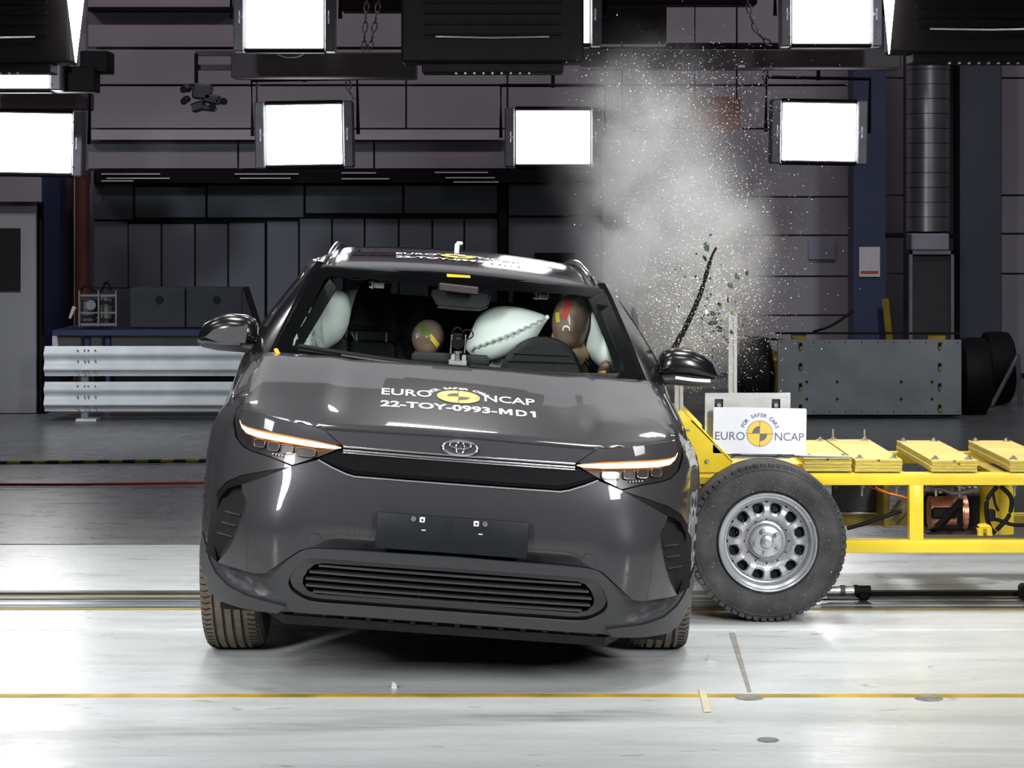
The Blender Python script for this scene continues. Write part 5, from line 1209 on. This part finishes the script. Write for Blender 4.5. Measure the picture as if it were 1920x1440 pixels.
# wheel
def trolley_wheel(cx, cz, Yf, flip=1):
    e = empty('wheel', (cx, Yf, cz)); e.parent = tr; e.matrix_parent_inverse = Matrix.Translation(-Vector(tr.location))
    f = flip; Rr = .330
    P = [(.200, .03), (.215, .012), (.232, .010), (.250, .004), (.268, .001), (.288, .006), (.300, .012), (.303, .010), (.309, .016), (.322, .030), (.328, .048), (.330, .075), (.3305, .10), (.330, .20), (.322, .235), (.300, .25), (.25, .26), (.200, .24)]
    bm = NB(); lathe(bm, [(r, f*h) for r, h in P], 96, 'Y'); fin('tyre', bm, M['rubber_dusty'], e, ang=25)
    bm = NB(); n = 64
    for k in range(n):
        a = 2*math.pi*(k+.5)/n; d = .014 if k % 2 else .010
        c = Vector((math.cos(a), 0, math.sin(a)))
        vs = box(bm, (0, 0, 0), (.018, .045, .0235), bev=.002)
        bmesh.ops.rotate(bm, cent=(0, 0, 0), matrix=ER(0, -a, 0), verts=vs)
        bmesh.ops.translate(bm, vec=Vector((c.x*.3175, f*(.038), c.z*.3175)), verts=vs)
    fin('tread_blocks', bm, M['rubber_dusty'], e, kind='stuff')
    bm = NB(); lathe(bm, [(.204, f*.020), (.2045, f*.004), (.200, f*.0), (.196, f*.003), (.192, f*.016), (.186, f*.020), (.181, f*.024), (.178, f*.040), (.172, f*.060), (.165, f*.062)], 72, 'Y'); fin('rim', bm, M['steel_paint'], e, ang=25)
    # perforated disc: 12 sectors, hole bridged to its sector
    bm = NB(); NS = 12; m = 24
    def prof_(r): return interp(r, [(.0, .040), (.060, .040), (.066, .045), (.072, .075), (.082, .078), (.088, .060), (.100, .042), (.118, .034), (.140, .036), (.160, .048), (.168, .062)])
    for k in range(NS):
        a0 = 2*math.pi*(k+.5)/NS; da = math.pi/NS; rings = []
        for t in (0, .35, .7, 1.0):
            ring = []
            for i in range(m):
                q = 2*math.pi*(i+.5)/m
                # hole outline: rounded, wider outward
                hr, ha = .0205*math.cos(q)*(abs(math.cos(q))**-.25), .021*math.sin(q)*(abs(math.sin(q))**-.25)*(1+.22*math.cos(q))
                hx, hy = .139+hr, ha
                # sector outline
                mx = max(abs(math.cos(q)), abs(math.sin(q))); sx, sy = math.cos(q)/mx, math.sin(q)/mx
                r_o = .128+.040*sx; an = da*sy
                px_, pz_ = r_o*math.cos(an), r_o*math.sin(an)
                X = hx+(px_-hx)*t; Z_ = hy+(pz_-hy)*t; r = math.hypot(X, Z_)
                h = prof_(r)+(.010*(1-t/.35)**2 if t < .35 else 0)
                ca, sa = math.cos(a0), math.sin(a0)
                ring.append(bm.verts.new((X*ca-Z_*sa, f*h, X*sa+Z_*ca)))
            rings.append(ring)
        for A, B in zip(rings, rings[1:]):
            for i in range(m): bm.faces.new((A[i], A[(i+1) % m], B[(i+1) % m], B[i]))
        ca, sa = math.cos(a0), math.sin(a0)
        back = [bm.verts.new(v.co+Vector((0, f*.012, 0))) for v in rings[0]]
        for i in range(m): bm.faces.new((rings[0][i], back[i], back[(i+1) % m], rings[0][(i+1) % m]))
    lathe(bm, [(r, f*prof_(r)) for r in (.0001, .03, .060, .066, .072, .077, .082, .085, .089)], NS*12, 'Y')
    bmesh.ops.remove_doubles(bm, verts=bm.verts[:], dist=.0006)
    fin('wheel_disc', bm, M['steel_paint'], e, ang=40)
    for k in range(5):
        a = R(112+72*k); c = Vector((.049*math.cos(a), 0, .049*math.sin(a)))
        bm = NB(); cyl(bm, c+Vector((0, f*.018, 0)), c+Vector((0, f*.042, 0)), .009, n=6); bmesh.ops.create_icosphere(bm, subdivisions=2, radius=.0075, matrix=Matrix.Translation(c+Vector((0, f*.018, 0)))); fin('wheel_nut', bm, M['zinc'], e)
    bm = NB(); lathe(bm, [(0, f*.012), (.011, f*.012), (.012, f*.022), (.022, f*.023), (.026, f*.026), (.028, f*.042)], 24, 'Y'); fin('hub_cap', bm, M['alu'], e)
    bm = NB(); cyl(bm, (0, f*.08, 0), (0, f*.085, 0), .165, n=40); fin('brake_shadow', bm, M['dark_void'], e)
    bm = NB()
    for a0, a1, r in ((140, 215, .086), (100, 128, .084), (-80, -60, .092), (205, 250, .080)):
        tube(bm, [(r*math.cos(R(a)), f*(prof_(r)-.001), r*math.sin(R(a))) for a in np.linspace(a0, a1, 12)], .0016, n=4)
    fin('rust_mark', bm, M['rust'], e)
    return e
cw_ = W(1440, 1018, 9.61); trolley_wheel(cw_.x, .330, 9.61)
e2 = trolley_wheel(cw_.x, .330, 11.15, -1)
rail('axle', cw_.x-.03, cw_.x+.03, 9.72, 11.05, .36, .30, 'dark_metal')
# plywood ballast stacks
for k, (x0, x1, yt, yb, n) in enumerate(((1508, 1597, 859, 884, 4), (1604, 1692, 861, 885, 4), (1747, 1833, 863, 885, 4), (1894, 1981, 863, 885, 4))):
    a, b = W(x0, yt, TRY-.01), W(x1, yb, TRY-.01)
    lb = ['under the corner of the sign', 'second along from the sign', 'above the upright post, third along', 'at the right edge of the photo'][k]
    st = empty('board_stack', ((a.x+b.x)/2, 10.33, b.z), label='stack of yellow plywood boards bolted on the trolley, '+lb, cat='boards', group='plywood stacks on the trolley')
    h = (a.z-b.z)/n; L0 = TRY-.01; L1 = 10.80 if k else 10.72; sh = .0
    for i in range(n):
        bm = NB(); box(bm, ((a.x+b.x)/2+random.uniform(-.003, .003), (L0+L1)/2, b.z+h*(i+.5)), (b.x-a.x, L1-L0, h*.90), bev=.0015)
        for f_ in bm.faces:
            if abs(f_.normal.z) < .5 and f_.calc_area() > .0003: f_.material_index = 1
        fin('board', bm, [M['wood_y'], M['ply_edge']], st).matrix_parent_inverse = Matrix.Translation(-Vector(st.location))
    zz = a.z
    for (fx, fy) in ((.12, .05), (.85, .05), (.12, .95), (.85, .95)):
        X = a.x+(b.x-a.x)*fx; Y = L0+(L1-L0)*fy
        bm = NB(); cyl(bm, (X, Y, zz-.001), (X, Y, zz+.004), .018, n=16); cyl(bm, (X, Y, zz+.003), (X, Y, zz+.012), .010, n=6)
        tall = k == 1 and fy > .5; cyl(bm, (X, Y, zz+.01), (X, Y, zz+(.05 if tall else .016)), .005, n=8)
        fin('clamp_bolt', bm, M['zinc'], st).matrix_parent_inverse = Matrix.Translation(-Vector(st.location))
    # marker stamps on the top board edge
    for i, tx in enumerate(('18', '16')[:1+(k == 2)]):
        V, Fs = text2d(tx, .014, .0003); bm = NB(); X = (a.x+b.x)/2; Z0 = b.z+h*(n-1-i)+.004
        add2d(bm, (V, Fs), lambda x, y: (X-.01+i*.02+x, L0-.002, Z0+y)); fin('stamped_number', bm, M['black'], st).matrix_parent_inverse = Matrix.Translation(-Vector(st.location))
# parts below the deck
for x in (1616, 1681, 1755, 1800, 1903):
    bm = NB(); c = W(x, 910, 9.99); cyl(bm, c, W(x, 930, 9.99), .006, n=8); cyl(bm, c, c-Vector((0, 0, .012)), .012, n=6); T(fin('hanging_bolt', bm, M['zinc'], tr))
M['charcoal'] = mat('charcoal_panel', (.035, .038, .045), .5, var=.15)
tb('back_panel', 1560, 905, 1655, 961, 10.7, .02, 'charcoal'); tb('back_panel', 1884, 905, 2010, 961, 10.7, .02, 'charcoal')
tb('panel_lip', 1560, 961, 1657, 964, 10.68, .04, 'paper'); tb('lower_channel', 1560, 964, 1720, 986, 10.75, .04, 'yellow_dull'); tb('lower_channel', 1895, 966, 2010, 986, 10.75, .04, 'yellow_dull')
tb('inner_web', 1656, 905, 1668, 990, 10.5, .25, 'yellow_dull')
# motor box
tb('motor_box', 1733, 926, 1838, 996, 10.25, .35, 'black', .01)
bm = NB(); cyl(bm, W(1745, 961, 10.12), W(1806, 959, 10.12), .068, n=28); mo = T(fin('motor', bm, M['copper'], tr))
bm = NB(); cyl(bm, W(1803, 961, 10.12), W(1811, 961, 10.12), .074, n=28); T(fin('motor_flange', bm, M['copper'], tr))
bm = NB(); cyl(bm, W(1742, 961, 10.12), W(1747, 961, 10.12), .072, n=28); T(fin('motor_flange', bm, M['copper'], tr))
bm = NB(); box(bm, W(1770, 962, 10.02), (.11, .02, .05), bev=.01); T(fin('motor_label_plate', bm, M['black'], tr))
for a, b in (((1800, 935), (1800, 993)), ((1758, 990), (1802, 940)), ((1755, 990), (1806, 990))):
    bm = NB(); tube(bm, [W(*a, 9.99), W(*b, 9.99)], .013 if a[0] != 1758 else .018, n=4); T(fin('motor_bracket', bm, M['dark_metal'], tr))
tb('battery_tray', 1735, 996, 1845, 1000, 10.1, .5, 'charcoal'); tb('spill_tray', 1735, 1000, 1850, 1003, 10.1, .5, 'rust')
bm = NB(); cyl(bm, W(1853, 1000, 10.5), W(1853, 914, 10.5), .050, n=28); cyl(bm, W(1878, 1000, 10.65), W(1878, 910, 10.65), .055, n=24); T(fin('air_tank', bm, M['yellow'], tr))
p = spline([W(*q, 9.98) for q in ((1838, 1004), (1838, 994), (1836, 988), (1844, 987), (1853, 988), (1855, 996), (1855, 1004))], 4); bm = NB(); tube(bm, p, .014, n=8); T(fin('lifting_lug', bm, M['yellow'], tr))
for pts, r, m in (([(1870, 912), (1852, 935), (1850, 965), (1857, 990), (1866, 1000)], .010, 'black'), ([(1876, 912), (1893, 928), (1897, 945), (1890, 970), (1868, 994)], .010, 'black'), ([(1850, 970), (1875, 976), (1900, 984), (1935, 984)], .008, 'black'), ([(1862, 925), (1866, 945), (1872, 958)], .006, 'black'),
                  ([(1588, 991), (1620, 982), (1660, 968), (1690, 958)], .009, 'black'), ([(1632, 913), (1655, 922), (1680, 926), (1704, 940)], .003, 'red'), ([(1640, 912), (1665, 924), (1690, 930), (1706, 936)], .003, 'orange'), ([(1733, 920), (1760, 915), (1790, 925), (1835, 918)], .008, 'dim_metal')):
    bm = NB(); tube(bm, spline([W(*q, 9.98) for q in pts], 5), r, n=8); T(fin('cable', bm, M[m], tr))
bm = NB(); box(bm, W(1858, 966, 9.97), (.035, .03, .05), bev=.006); T(fin('connector_block', bm, M['black'], tr))
bm = NB()
random.seed(3)
for k in range(9): box(bm, W(1740+k*11, 917+random.uniform(-3, 4), 10.0+random.uniform(0, .1)), (.02, .03, .03), bev=.004)
T(fin('fittings', bm, mat('dirty_fittings', (.22, .21, .19), .5, .5, var=.4, scale=20), tr, kind='stuff'))
bm = NB(); cyl(bm, W(1672, 975, 10.2), W(1698, 945, 10.2), .035, n=16); T(fin('valve_unit', bm, mat('dirty_bronze', (.20, .16, .08), .5, .5, var=.5, scale=16), tr))
# mounting plate and the sign
bm = NB(); a, b = W(1322, 737, 9.86), W(1482, 860, 9.86)
xs = [a.x, W(1340, 0, 9.86).x, W(1356, 0, 9.86).x, W(1447, 0, 9.86).x, W(1463, 0, 9.86).x, b.x]; zs = [a.z, W(0, 748, 9.86).z, W(0, 778, 9.86).z, b.z]
grid = [[[bm.verts.new((x, y, z)) for z in zs] for x in xs] for y in (9.86, 9.875)]
def q4(A, B, C, D): bm.faces.new((A, B, C, D))
for i in range(5):
    for j in range(3):
        if j == 1 and i in (1, 3): continue
        for g in (0, 1): q4(grid[g][i][j], grid[g][i+1][j], grid[g][i+1][j+1], grid[g][i][j+1])
be = [e for e in bm.edges if len(e.link_faces) == 1 and abs(e.verts[0].co.y-9.86) < 1e-4]
r_ = bmesh.ops.extrude_edge_only(bm, edges=be); bmesh.ops.translate(bm, vec=(0, .015, 0), verts=[v for v in r_['geom'] if isinstance(v, bmesh.types.BMVert)]); bmesh.ops.remove_doubles(bm, verts=bm.verts[:], dist=1e-5)
mp_ = fin('mounting_plate', bm, M['alu'], label='bare aluminium plate with two slots standing behind the white sign', cat='plate')
for x in (1348, 1455):
    bm = NB(); c = W(x, 760, 9.86); cyl(bm, c+Vector((0, .0, 0)), c+Vector((0, .03, 0)), .011, n=12); box(bm, W(x, 763, 9.88), (.034, .01, .066)); bm.faces.ensure_lookup_table(); fin('slot_bolt', bm, M['zinc'] if 0 else M['charcoal'], mp_)
    bm = NB(); c = W(x, 760, 9.855); cyl(bm, c, c+Vector((0, .01, 0)), .009, n=12); fin('bolt_head', bm, M['zinc'], mp_)
sc = W(1424.5, 808, 9.80); sg = empty('sign', sc, (0, R(.9), 0), label='white rectangular sign with a yellow and dark roundel standing on the trolley', cat='sign')
SW, SH = 174.5*9.8/4375/2, 86*9.8/4375/2
pl = []; r = .006
for cx_, cz_, a0 in ((SW-r, SH-r, 0), (-SW+r, SH-r, 90), (-SW+r, -SH+r, 180), (SW-r, -SH+r, 270)):
    for k in range(5): pl.append((cx_+r*math.cos(R(a0+k*22.5)), cz_+r*math.sin(R(a0+k*22.5))))
bm = NB(); prism(bm, pl, 0, .006); fin('sign_board', bm, M['white'], sg)
px = 9.8/4375
def sw(t, cap, x0, x1, zb_, m, y=-.0012, bold=0):
    V, Fs = text2d(t, 1.0, bold); X0_ = min(v[0] for v in V); X1_ = max(v[0] for v in V); Zc = max(v[1] for v in V)
    V = [((a_-X0_)/(X1_-X0_)*(x1-x0)+x0, b_/Zc*cap+zb_) for a_, b_ in V]; bm = NB(); add2d(bm, (V, Fs), lambda a_, b_: (a_, y, b_)); return fin('lettering', bm, m, sg)
# pixel offsets from the sign centre (1424.5,808)
rc = (0, -.5*px)
sw('EURO', 15*px, -83.5*px, -28*px, -17.5*px, M['navy_print'])
sw('NCAP', 15*px, 28.5*px, 83*px, -17.5*px, M['navy_print'])
bm = NB(); ring = 'FOR SAFER CARS'; cx0, cz0 = 0, -5*px; rr = 31.5*px
for i, ch in enumerate(ring):
    if ch == ' ': continue
    a = R(156-(156-22)*i/(len(ring)-1)); V, Fs = text2d(ch, 9.6*px, .0005, 1.0, 'CENTER'); t = a-math.pi/2
    V = [(cx0+rr*math.cos(a)+x*math.cos(t)-y*math.sin(t), cz0+rr*math.sin(a)+x*math.sin(t)+y*math.cos(t)) for x, y in V]
    add2d(bm, (V, Fs), lambda a_, b_: (a_, -.0012, b_))
fin('arc_lettering', bm, M['navy_print'], sg)
bm = NB(); add2d(bm, disc2d(.0001, 24.6*px, 0, 2*math.pi, 48, (cx0, cz0)), lambda a_, b_: (a_, -.001, b_)); fin('roundel_ring', bm, M['grey_print'], sg)
bm = NB()
for q in range(4): add2d(bm, disc2d(.0001, 23.6*px, q*math.pi/2+.03, (q+1)*math.pi/2-.03, 14, (cx0, cz0)), lambda a_, b_: (a_, -.0016, b_))
fin('roundel_quadrants', bm, M['amber_vinyl'], sg)
bm = NB()
for q in (1, 3): add2d(bm, disc2d(.0001, 14.2*px, q*math.pi/2, (q+1)*math.pi/2, 14, (cx0, cz0)), lambda a_, b_: (a_, -.0022, b_))
fin('roundel_core', bm, M['grey_print'], sg)
for x in (-40, 40): 
    bm = NB(); box(bm, (x*px, .03, -SH-.002), (.02, .05, .012)); fin('sign_bracket', bm, M['dim_metal'], sg)
# upright aluminium profiles
for (x0, y0, x1, y1, Y, lb) in ((1366, 585, 1382, 745, 10.6, 'tall slotted aluminium profile standing right of the left door mirror'), (1265, 640, 1281, 800, 10.6, 'short aluminium profile just behind the door mirror at the car side')):
    a, b = W(x0, y0, Y), W(x1, y1, Y); b.z = .60; bm = NB(); w_ = b.x-a.x
    prism(bm, [(a.x, Y), (a.x+w_*.38, Y), (a.x+w_*.38, Y+.008), (a.x+w_*.62, Y+.008), (a.x+w_*.62, Y), (b.x, Y), (b.x, Y+w_), (a.x, Y+w_)], b.z, a.z, axis='Z')
    pr = fin('aluminium_profile', bm, mat('matt_profile', (.42, .44, .47), .5, .3, var=.1), label=lb, cat='post')
    bm = NB(); box(bm, (a.x+w_*.5, Y+.0, a.z+.005), (.02, .02, .02)); fin('end_cap', bm, M['green_tape'], pr)
# cylinder lying on the guide rail
cy_ = empty('rail_buffer', W(1594, 1115, 10.15), label='black and silver cylinder lying on the floor rail right of the trolley wheel', cat='cylinder')
for (x0, x1, r, m) in ((1540, 1575, .022, 'zinc'), (1575, 1584, .026, 'dim_metal'), (1584, 1601, .022, 'zinc'), (1601, 1608, .027, 'dark_metal'), (1606, 1632, .024, 'dark_metal')):
    bm = NB(); cyl(bm, W(x0, 1108, 10.15), W(x1, 1108, 10.15), r, n=18); reloc(fin('barrel_section', bm, M[m], cy_), cy_)
bm = NB(); box(bm, W(1619, 1117, 10.15), (.05, .05, .035), bev=.01); reloc(fin('buffer_foot', bm, M['dark_metal'], cy_), cy_)
bm = NB(); q = [W(1556, 1119, 10.13), W(1600, 1120, 10.13)]; box(bm, (q[0]+q[1])/2, (.12, .03, .012)); reloc(fin('toothed_strip', bm, M['rail_dark'], cy_), cy_)
bm = NB(); a = W(1924, 1118, 10.2); box(bm, (a.x, 10.2, .035), (.06, .08, .07), bev=.012); fin('rail_block', bm, M['dark_metal'], label='black block on the floor rail at the right edge', cat='block')
# ================================================================== SPARE TROLLEY FAR RIGHT
sp = empty('spare_trolley', W(1630, 785, 19.8), label='parked trolley with a big drilled aluminium face plate near the back wall', cat='trolley')
def Q(o): return reloc(o, sp)
M['face_alu'] = mat('dull_face_plate', (.30, .33, .35), .45, .35, var=.25, scale=3, bump=.1, bscale=30)
fp = Q(bx('face_plate', 1458, 637, 1803, 778, 19.6, .03, M['face_alu'], sp, bev=.004))
for x in (1501, 1762):
    for y in (649, 687, 725, 765):
        bm = NB(); c = W(x, y, 19.59); box(bm, c, (.028, .014, .06), bev=.008); box(bm, W(x+.5, y+4, 19.583), (.020, .010, .03), bev=.004, mi=1); Q(fin('slot', bm, [M['dark_void'], M['yellow_dull']], sp))
for x in (1513, 1570, 1690, 1748):
    for y in (716, 748):
        bm = NB(); c = W(x, y, 19.585); cyl(bm, c, c+Vector((0, .02, 0)), .010, n=12); Q(fin('bolt_hole', bm, M['dark_void'], sp))
for (x0, x1, y) in ((1462, 1800, 642), (1462, 1800, 772)):
    for k in range(12):
        x = x0+4+(x1-x0-8)*k/11; bm = NB(); c = W(x, y, 19.592); cyl(bm, c, c+Vector((0, .015, 0)), .005, n=8); Q(fin('rivet', bm, M['dark_void'], sp))
for (x0, x1) in ((1486, 1512), (1740, 1773)): Q(bx('yellow_block', x0, 627, x1, 638, 19.62, .1, M['yellow_dull'], sp))
Q(bx('top_bar', 1455, 623, 1800, 627, 19.6, .03, M['black'], sp))
Q(bx('chassis', 1465, 700, 1800, 786, 19.9, 1.2, M['black'], sp)); Q(bx('chassis_side', 1435, 660, 1460, 735, 19.9, .5, M['yellow_dull'], sp)); Q(bx('chassis_side', 1800, 700, 1850, 786, 20.0, .8, M['black'], sp))
def fwheel(cx, Y, rad, hw):
    P = [(rad*.6, -hw*.8), (rad*.85, -hw), (rad*.97, -hw*.8), (rad, -hw*.3), (rad, hw*.3), (rad*.97, hw*.8), (rad*.85, hw), (rad*.6, hw*.8)]
    X = W(cx, 0, Y).x; bm = NB(); lathe(bm, P, 48, 'X', (X, Y, rad)); cyl(bm, (X-hw*.7, Y, rad), (X+hw*.7, Y, rad), rad*.62, n=32)
    return fin('wheel', bm, M['black'], sp)
for cx, Y in ((1415, 20.1), (1823, 20.1), (1868, 21.2)): Q(fwheel(cx, Y, .33, .13))
bm = NB(); tube(bm, [W(1660, 560, 21.4), W(1668, 640, 21.4)], .03, n=4); fin('yellow_strut', bm, M['yellow_dull'], label='leaning yellow strut beside the blue column', cat='strut')
bm = NB(); tube(bm, [W(1908, 665, 20.8), W(1915, 795, 20.8)], .022, n=4); tube(bm, [W(1908, 668, 20.8), W(1860, 760, 20.8)], .02, n=6, mi=0)
fin('prop_stand', bm, M['grey_metal'], label='pale leaning prop at the right edge beside the spare trolley', cat='stand')
bm = NB(); tube(bm, spline([W(1600, 583, 21.5), W(1560, 610, 21.4), (W(1525, 622, 21.3))], 5), .012, n=6)
fin('air_hose', bm, M['black'], label='thin black hose running down from the blue column', cat='hose')
bm = NB(); tube(bm, spline([W(1395, 630, 20.6), W(1430, 634, 20.3), W(1470, 638, 19.7)], 5), .01, n=6); fin('air_hose', bm, M['black'], label='thin black hose left of the big drilled face plate', cat='hose')
# ================================================================== FLYING DEBRIS AND DUST
random.seed(11); rng = np.random.default_rng(4)
# torn weather strip
bm = NB(); pts = spline([W(1263, 655, 10.25), W(1286, 612, 10.25), (W(1309, 562, 10.22)), W(1325, 512, 10.2), W(1334, 482, 10.2), W(1343, 464, 10.2)], 6)
n_ = len(pts); tube(bm, pts, [.0155*(1-.55*i/n_) if i < n_-7 else .006 for i in range(n_)], n=8, flat=.9)
fin('weather_strip', bm, M['black'], label='torn black rubber window strip whipping up through the dust cloud', cat='strip')
SH_M = [mat('tinted_shard', (.03, .045, .04), .2, 0, var=.3, coat=.5), mat('green_shard', (.08, .12, .10), .2, 0, var=.3, coat=.5), mat('bright_shard', (.8, .84, .85), .3, 0, var=.1)]
def flake(x, y, Y, s, m, elong=1.5, **k):
    n = random.randint(5, 8); bm = NB(); ax = random.uniform(0, math.pi)
    pl = [((math.cos(a)*elong)*s*random.uniform(.5, 1), math.sin(a)*s*random.uniform(.5, 1)) for a in [2*math.pi*i/n for i in range(n)]]
    prism(bm, pl, -.0015, .0015)
    bmesh.ops.rotate(bm, cent=(0, 0, 0), matrix=ER(random.uniform(-.8, .8), ax, random.uniform(-.8, .8)), verts=bm.verts[:])
    return fin('glass_shard', bm, m, loc=W(x, y, Y), cat='shard', group='flying window glass fragments', **k)
GL_ = 'small dark fragment of tinted window glass flying in the dust cloud'
big = [(1325, 462, .020, 1, 'round pale green glass flake above the torn strip'), (1322, 485, .016, 0, 'dark ragged flake left of the tip of the torn strip'), (1332, 441, .008, 0, 'small dark flake highest above the torn strip'),
       (1382, 518, .018, 1, 'green glass cluster flake right of the torn strip'), (1400, 512, .012, 0, 'dark flake at the right end of the green cluster'), (1370, 535, .016, 1, 'pale green flake below the green cluster'),
       (1348, 570, .013, 0, 'dark flake above the slotted post, left of it'), (1338, 605, .022, 0, 'largest dark ragged flake left of the slotted post'), (1350, 618, .020, 0, 'dark flake touching the slotted post at its left'), (1335, 588, .012, 0, 'narrow dark flake above the largest one'),
       (1270, 585, .014, 2, 'bright white flake left of the torn strip'), (1325, 585, .009, 2, 'bright white flake just right of the torn strip'), (1316, 597, .007, 0, 'small dark flake under the torn strip'), (1371, 622, .010, 0, 'dark flake overlapping the slotted post'), (1335, 656, .012, 1, 'green flake low above the door mirror')]
for x, y, s, mi, lb in big: flake(x, y, 10.3+random.uniform(-.1, .1), s, SH_M[mi], 1.4, label=lb)
for k in range(70):
    if k < 40: x, y = random.gauss(1345, 22), random.gauss(610, 34)
    else: x, y = random.gauss(1310, 45), random.gauss(560, 55)
    if y > 690 or x < 1215: continue
    flake(x, y, 10.3+random.uniform(-.2, .2), random.uniform(.003, .007), SH_M[0 if random.random() < .8 else 1], 1.3, label=GL_)
# sparkling crumbs: thousands of tiny glass grains
def grains(N, fn, mats, name, label, smin=.0017, smax=.0042):
    V = []; F_ = []; MI = []
    for i in range(N):
        x, y, Y = fn(); c = W(x, y, Y); s = smin+(smax-smin)*rng.random()**3
        d = rng.normal(size=(4, 3)); d /= np.linalg.norm(d, axis=1)[:, None]
        b = len(V); V += [(c.x+d[j][0]*s, c.y+d[j][1]*s, c.z+d[j][2]*s) for j in range(4)]
        F_ += [(b, b+1, b+2), (b, b+2, b+3), (b, b+3, b+1), (b+1, b+3, b+2)]; MI += [int(rng.choice(len(mats), p=[.62, .12, .10, .06, .10]))]*4
    me = bpy.data.meshes.new(name); me.from_pydata(V, [], F_); me.polygons.foreach_set('material_index', MI)
    for m in mats: me.materials.append(m)
    o = bpy.data.objects.new(name, me); COL.objects.link(o); return tag(o, label, 'debris', kind='stuff')
GM_ = [mat('glass_crumb_'+n, c, .25, .0, coat=.5, var=.02) for n, c in (('white', (.95, .95, .95)), ('blue', (.35, .5, .9)), ('rose', (.9, .5, .4)), ('green', (.3, .6, .45)), ('dark', (.04, .05, .05)))]
def plume():
    r = rng.random()
    if r < .50:
        t = rng.random()**.8; cx = 1290-30*t+20*math.sin(t*3); cy = 640-520*t; sx = 62+40*t
        return rng.normal(cx, sx), rng.normal(cy, 30), rng.normal(10.6, .25)
    if r < .80: return rng.normal(1330, 60), rng.normal(560, 80), rng.normal(10.4, .2)
    if r < .93: return rng.normal(1285, 45), rng.normal(600, 60), rng.normal(10.2, .15)
    return rng.normal(1320, 110), rng.normal(420, 170), rng.normal(10.6, .4)
def plume_ok():
    while 1:
        x, y, Y = plume()
        if y < 745 and x > 1180-(y < 560)*120 and Y > 9.7: return x, y, Y
grains(19000, plume_ok, GM_, 'glass_crumbs', 'cloud of tiny sparkling window glass crumbs flying up from the impact')
grains(1300, lambda: (rng.normal(1440, 75), rng.normal(1000, 90), rng.uniform(9.3, 9.58)), GM_, 'glass_dust', 'sprinkle of tiny glass grains in front of the trolley wheel', .0009, .0022)
# dust: a real volume standing beside the car
def dust(name, loc, size, dens, label, rot=(0, 0, 0), nscale=3.6, seed=0, power=2.3):
    bm = NB(); bmesh.ops.create_icosphere(bm, subdivisions=3, radius=1)
    m = bpy.data.materials.new(name+'_volume'); m.use_nodes = True; nt = m.node_tree; nt.nodes.clear(); N = nt.nodes.new; K = nt.links.new
    out = N('ShaderNodeOutputMaterial'); v = N('ShaderNodeVolumePrincipled'); v.inputs['Color'].default_value = (.98, .985, 1, 1); v.inputs['Anisotropy'].default_value = .35
    tc = N('ShaderNodeTexCoord'); ln = N('ShaderNodeVectorMath'); ln.operation = 'LENGTH'; K(tc.outputs['Object'], ln.inputs[0])
    mr = N('ShaderNodeMapRange'); mr.inputs[1].default_value = 0; mr.inputs[2].default_value = .98; mr.inputs[3].default_value = 1; mr.inputs[4].default_value = 0; K(ln.outputs['Value'], mr.inputs[0])
    pw = N('ShaderNodeMath'); pw.operation = 'POWER'; pw.inputs[1].default_value = power; K(mr.outputs[0], pw.inputs[0])
    mp = N('ShaderNodeMapping'); mp.inputs['Location'].default_value = (seed, seed*2, 0); mp.inputs['Scale'].default_value = size; K(tc.outputs['Object'], mp.inputs[0])
    ns = N('ShaderNodeTexNoise'); ns.inputs['Scale'].default_value = nscale; ns.inputs['Detail'].default_value = 5; ns.inputs['Distortion'].default_value = .6; K(mp.outputs[0], ns.inputs['Vector'])
    nr = N('ShaderNodeMapRange'); nr.inputs[1].default_value = .38; nr.inputs[2].default_value = .68; nr.inputs[3].default_value = .05; nr.inputs[4].default_value = 1; K(ns.outputs[0], nr.inputs[0])
    mu = N('ShaderNodeMath'); mu.operation = 'MULTIPLY'; K(pw.outputs[0], mu.inputs[0]); K(nr.outputs[0], mu.inputs[1])
    m2 = N('ShaderNodeMath'); m2.operation = 'MULTIPLY'; m2.inputs[1].default_value = dens; K(mu.outputs[0], m2.inputs[0]); K(m2.outputs[0], v.inputs['Density']); K(v.outputs[0], out.inputs['Volume'])
    m.cycles.volume_step_rate = 1.0 if hasattr(m.cycles, 'volume_step_rate') else 1
    o = fin(name, bm, m, loc=loc, rot=rot, label=label, cat='dust', kind='stuff'); o.scale = size; return o
dust('dust_cloud', W(1262, 475, 10.7), (.56, .46, .80), 42, 'pale dust cloud billowing up from the shattered side window', rot=(0, R(-4), 0))
dust('dust_cloud', W(1205, 270, 10.8), (.54, .50, .66), 9, 'thin upper wisp of dust beside the central dark lamp housing', nscale=4.5, seed=3)
dust('dust_cloud', W(1310, 1110, 9.60), (.12, .10, .12), 14, 'small puff of dust on the floor behind the front tyre', nscale=9, seed=5)
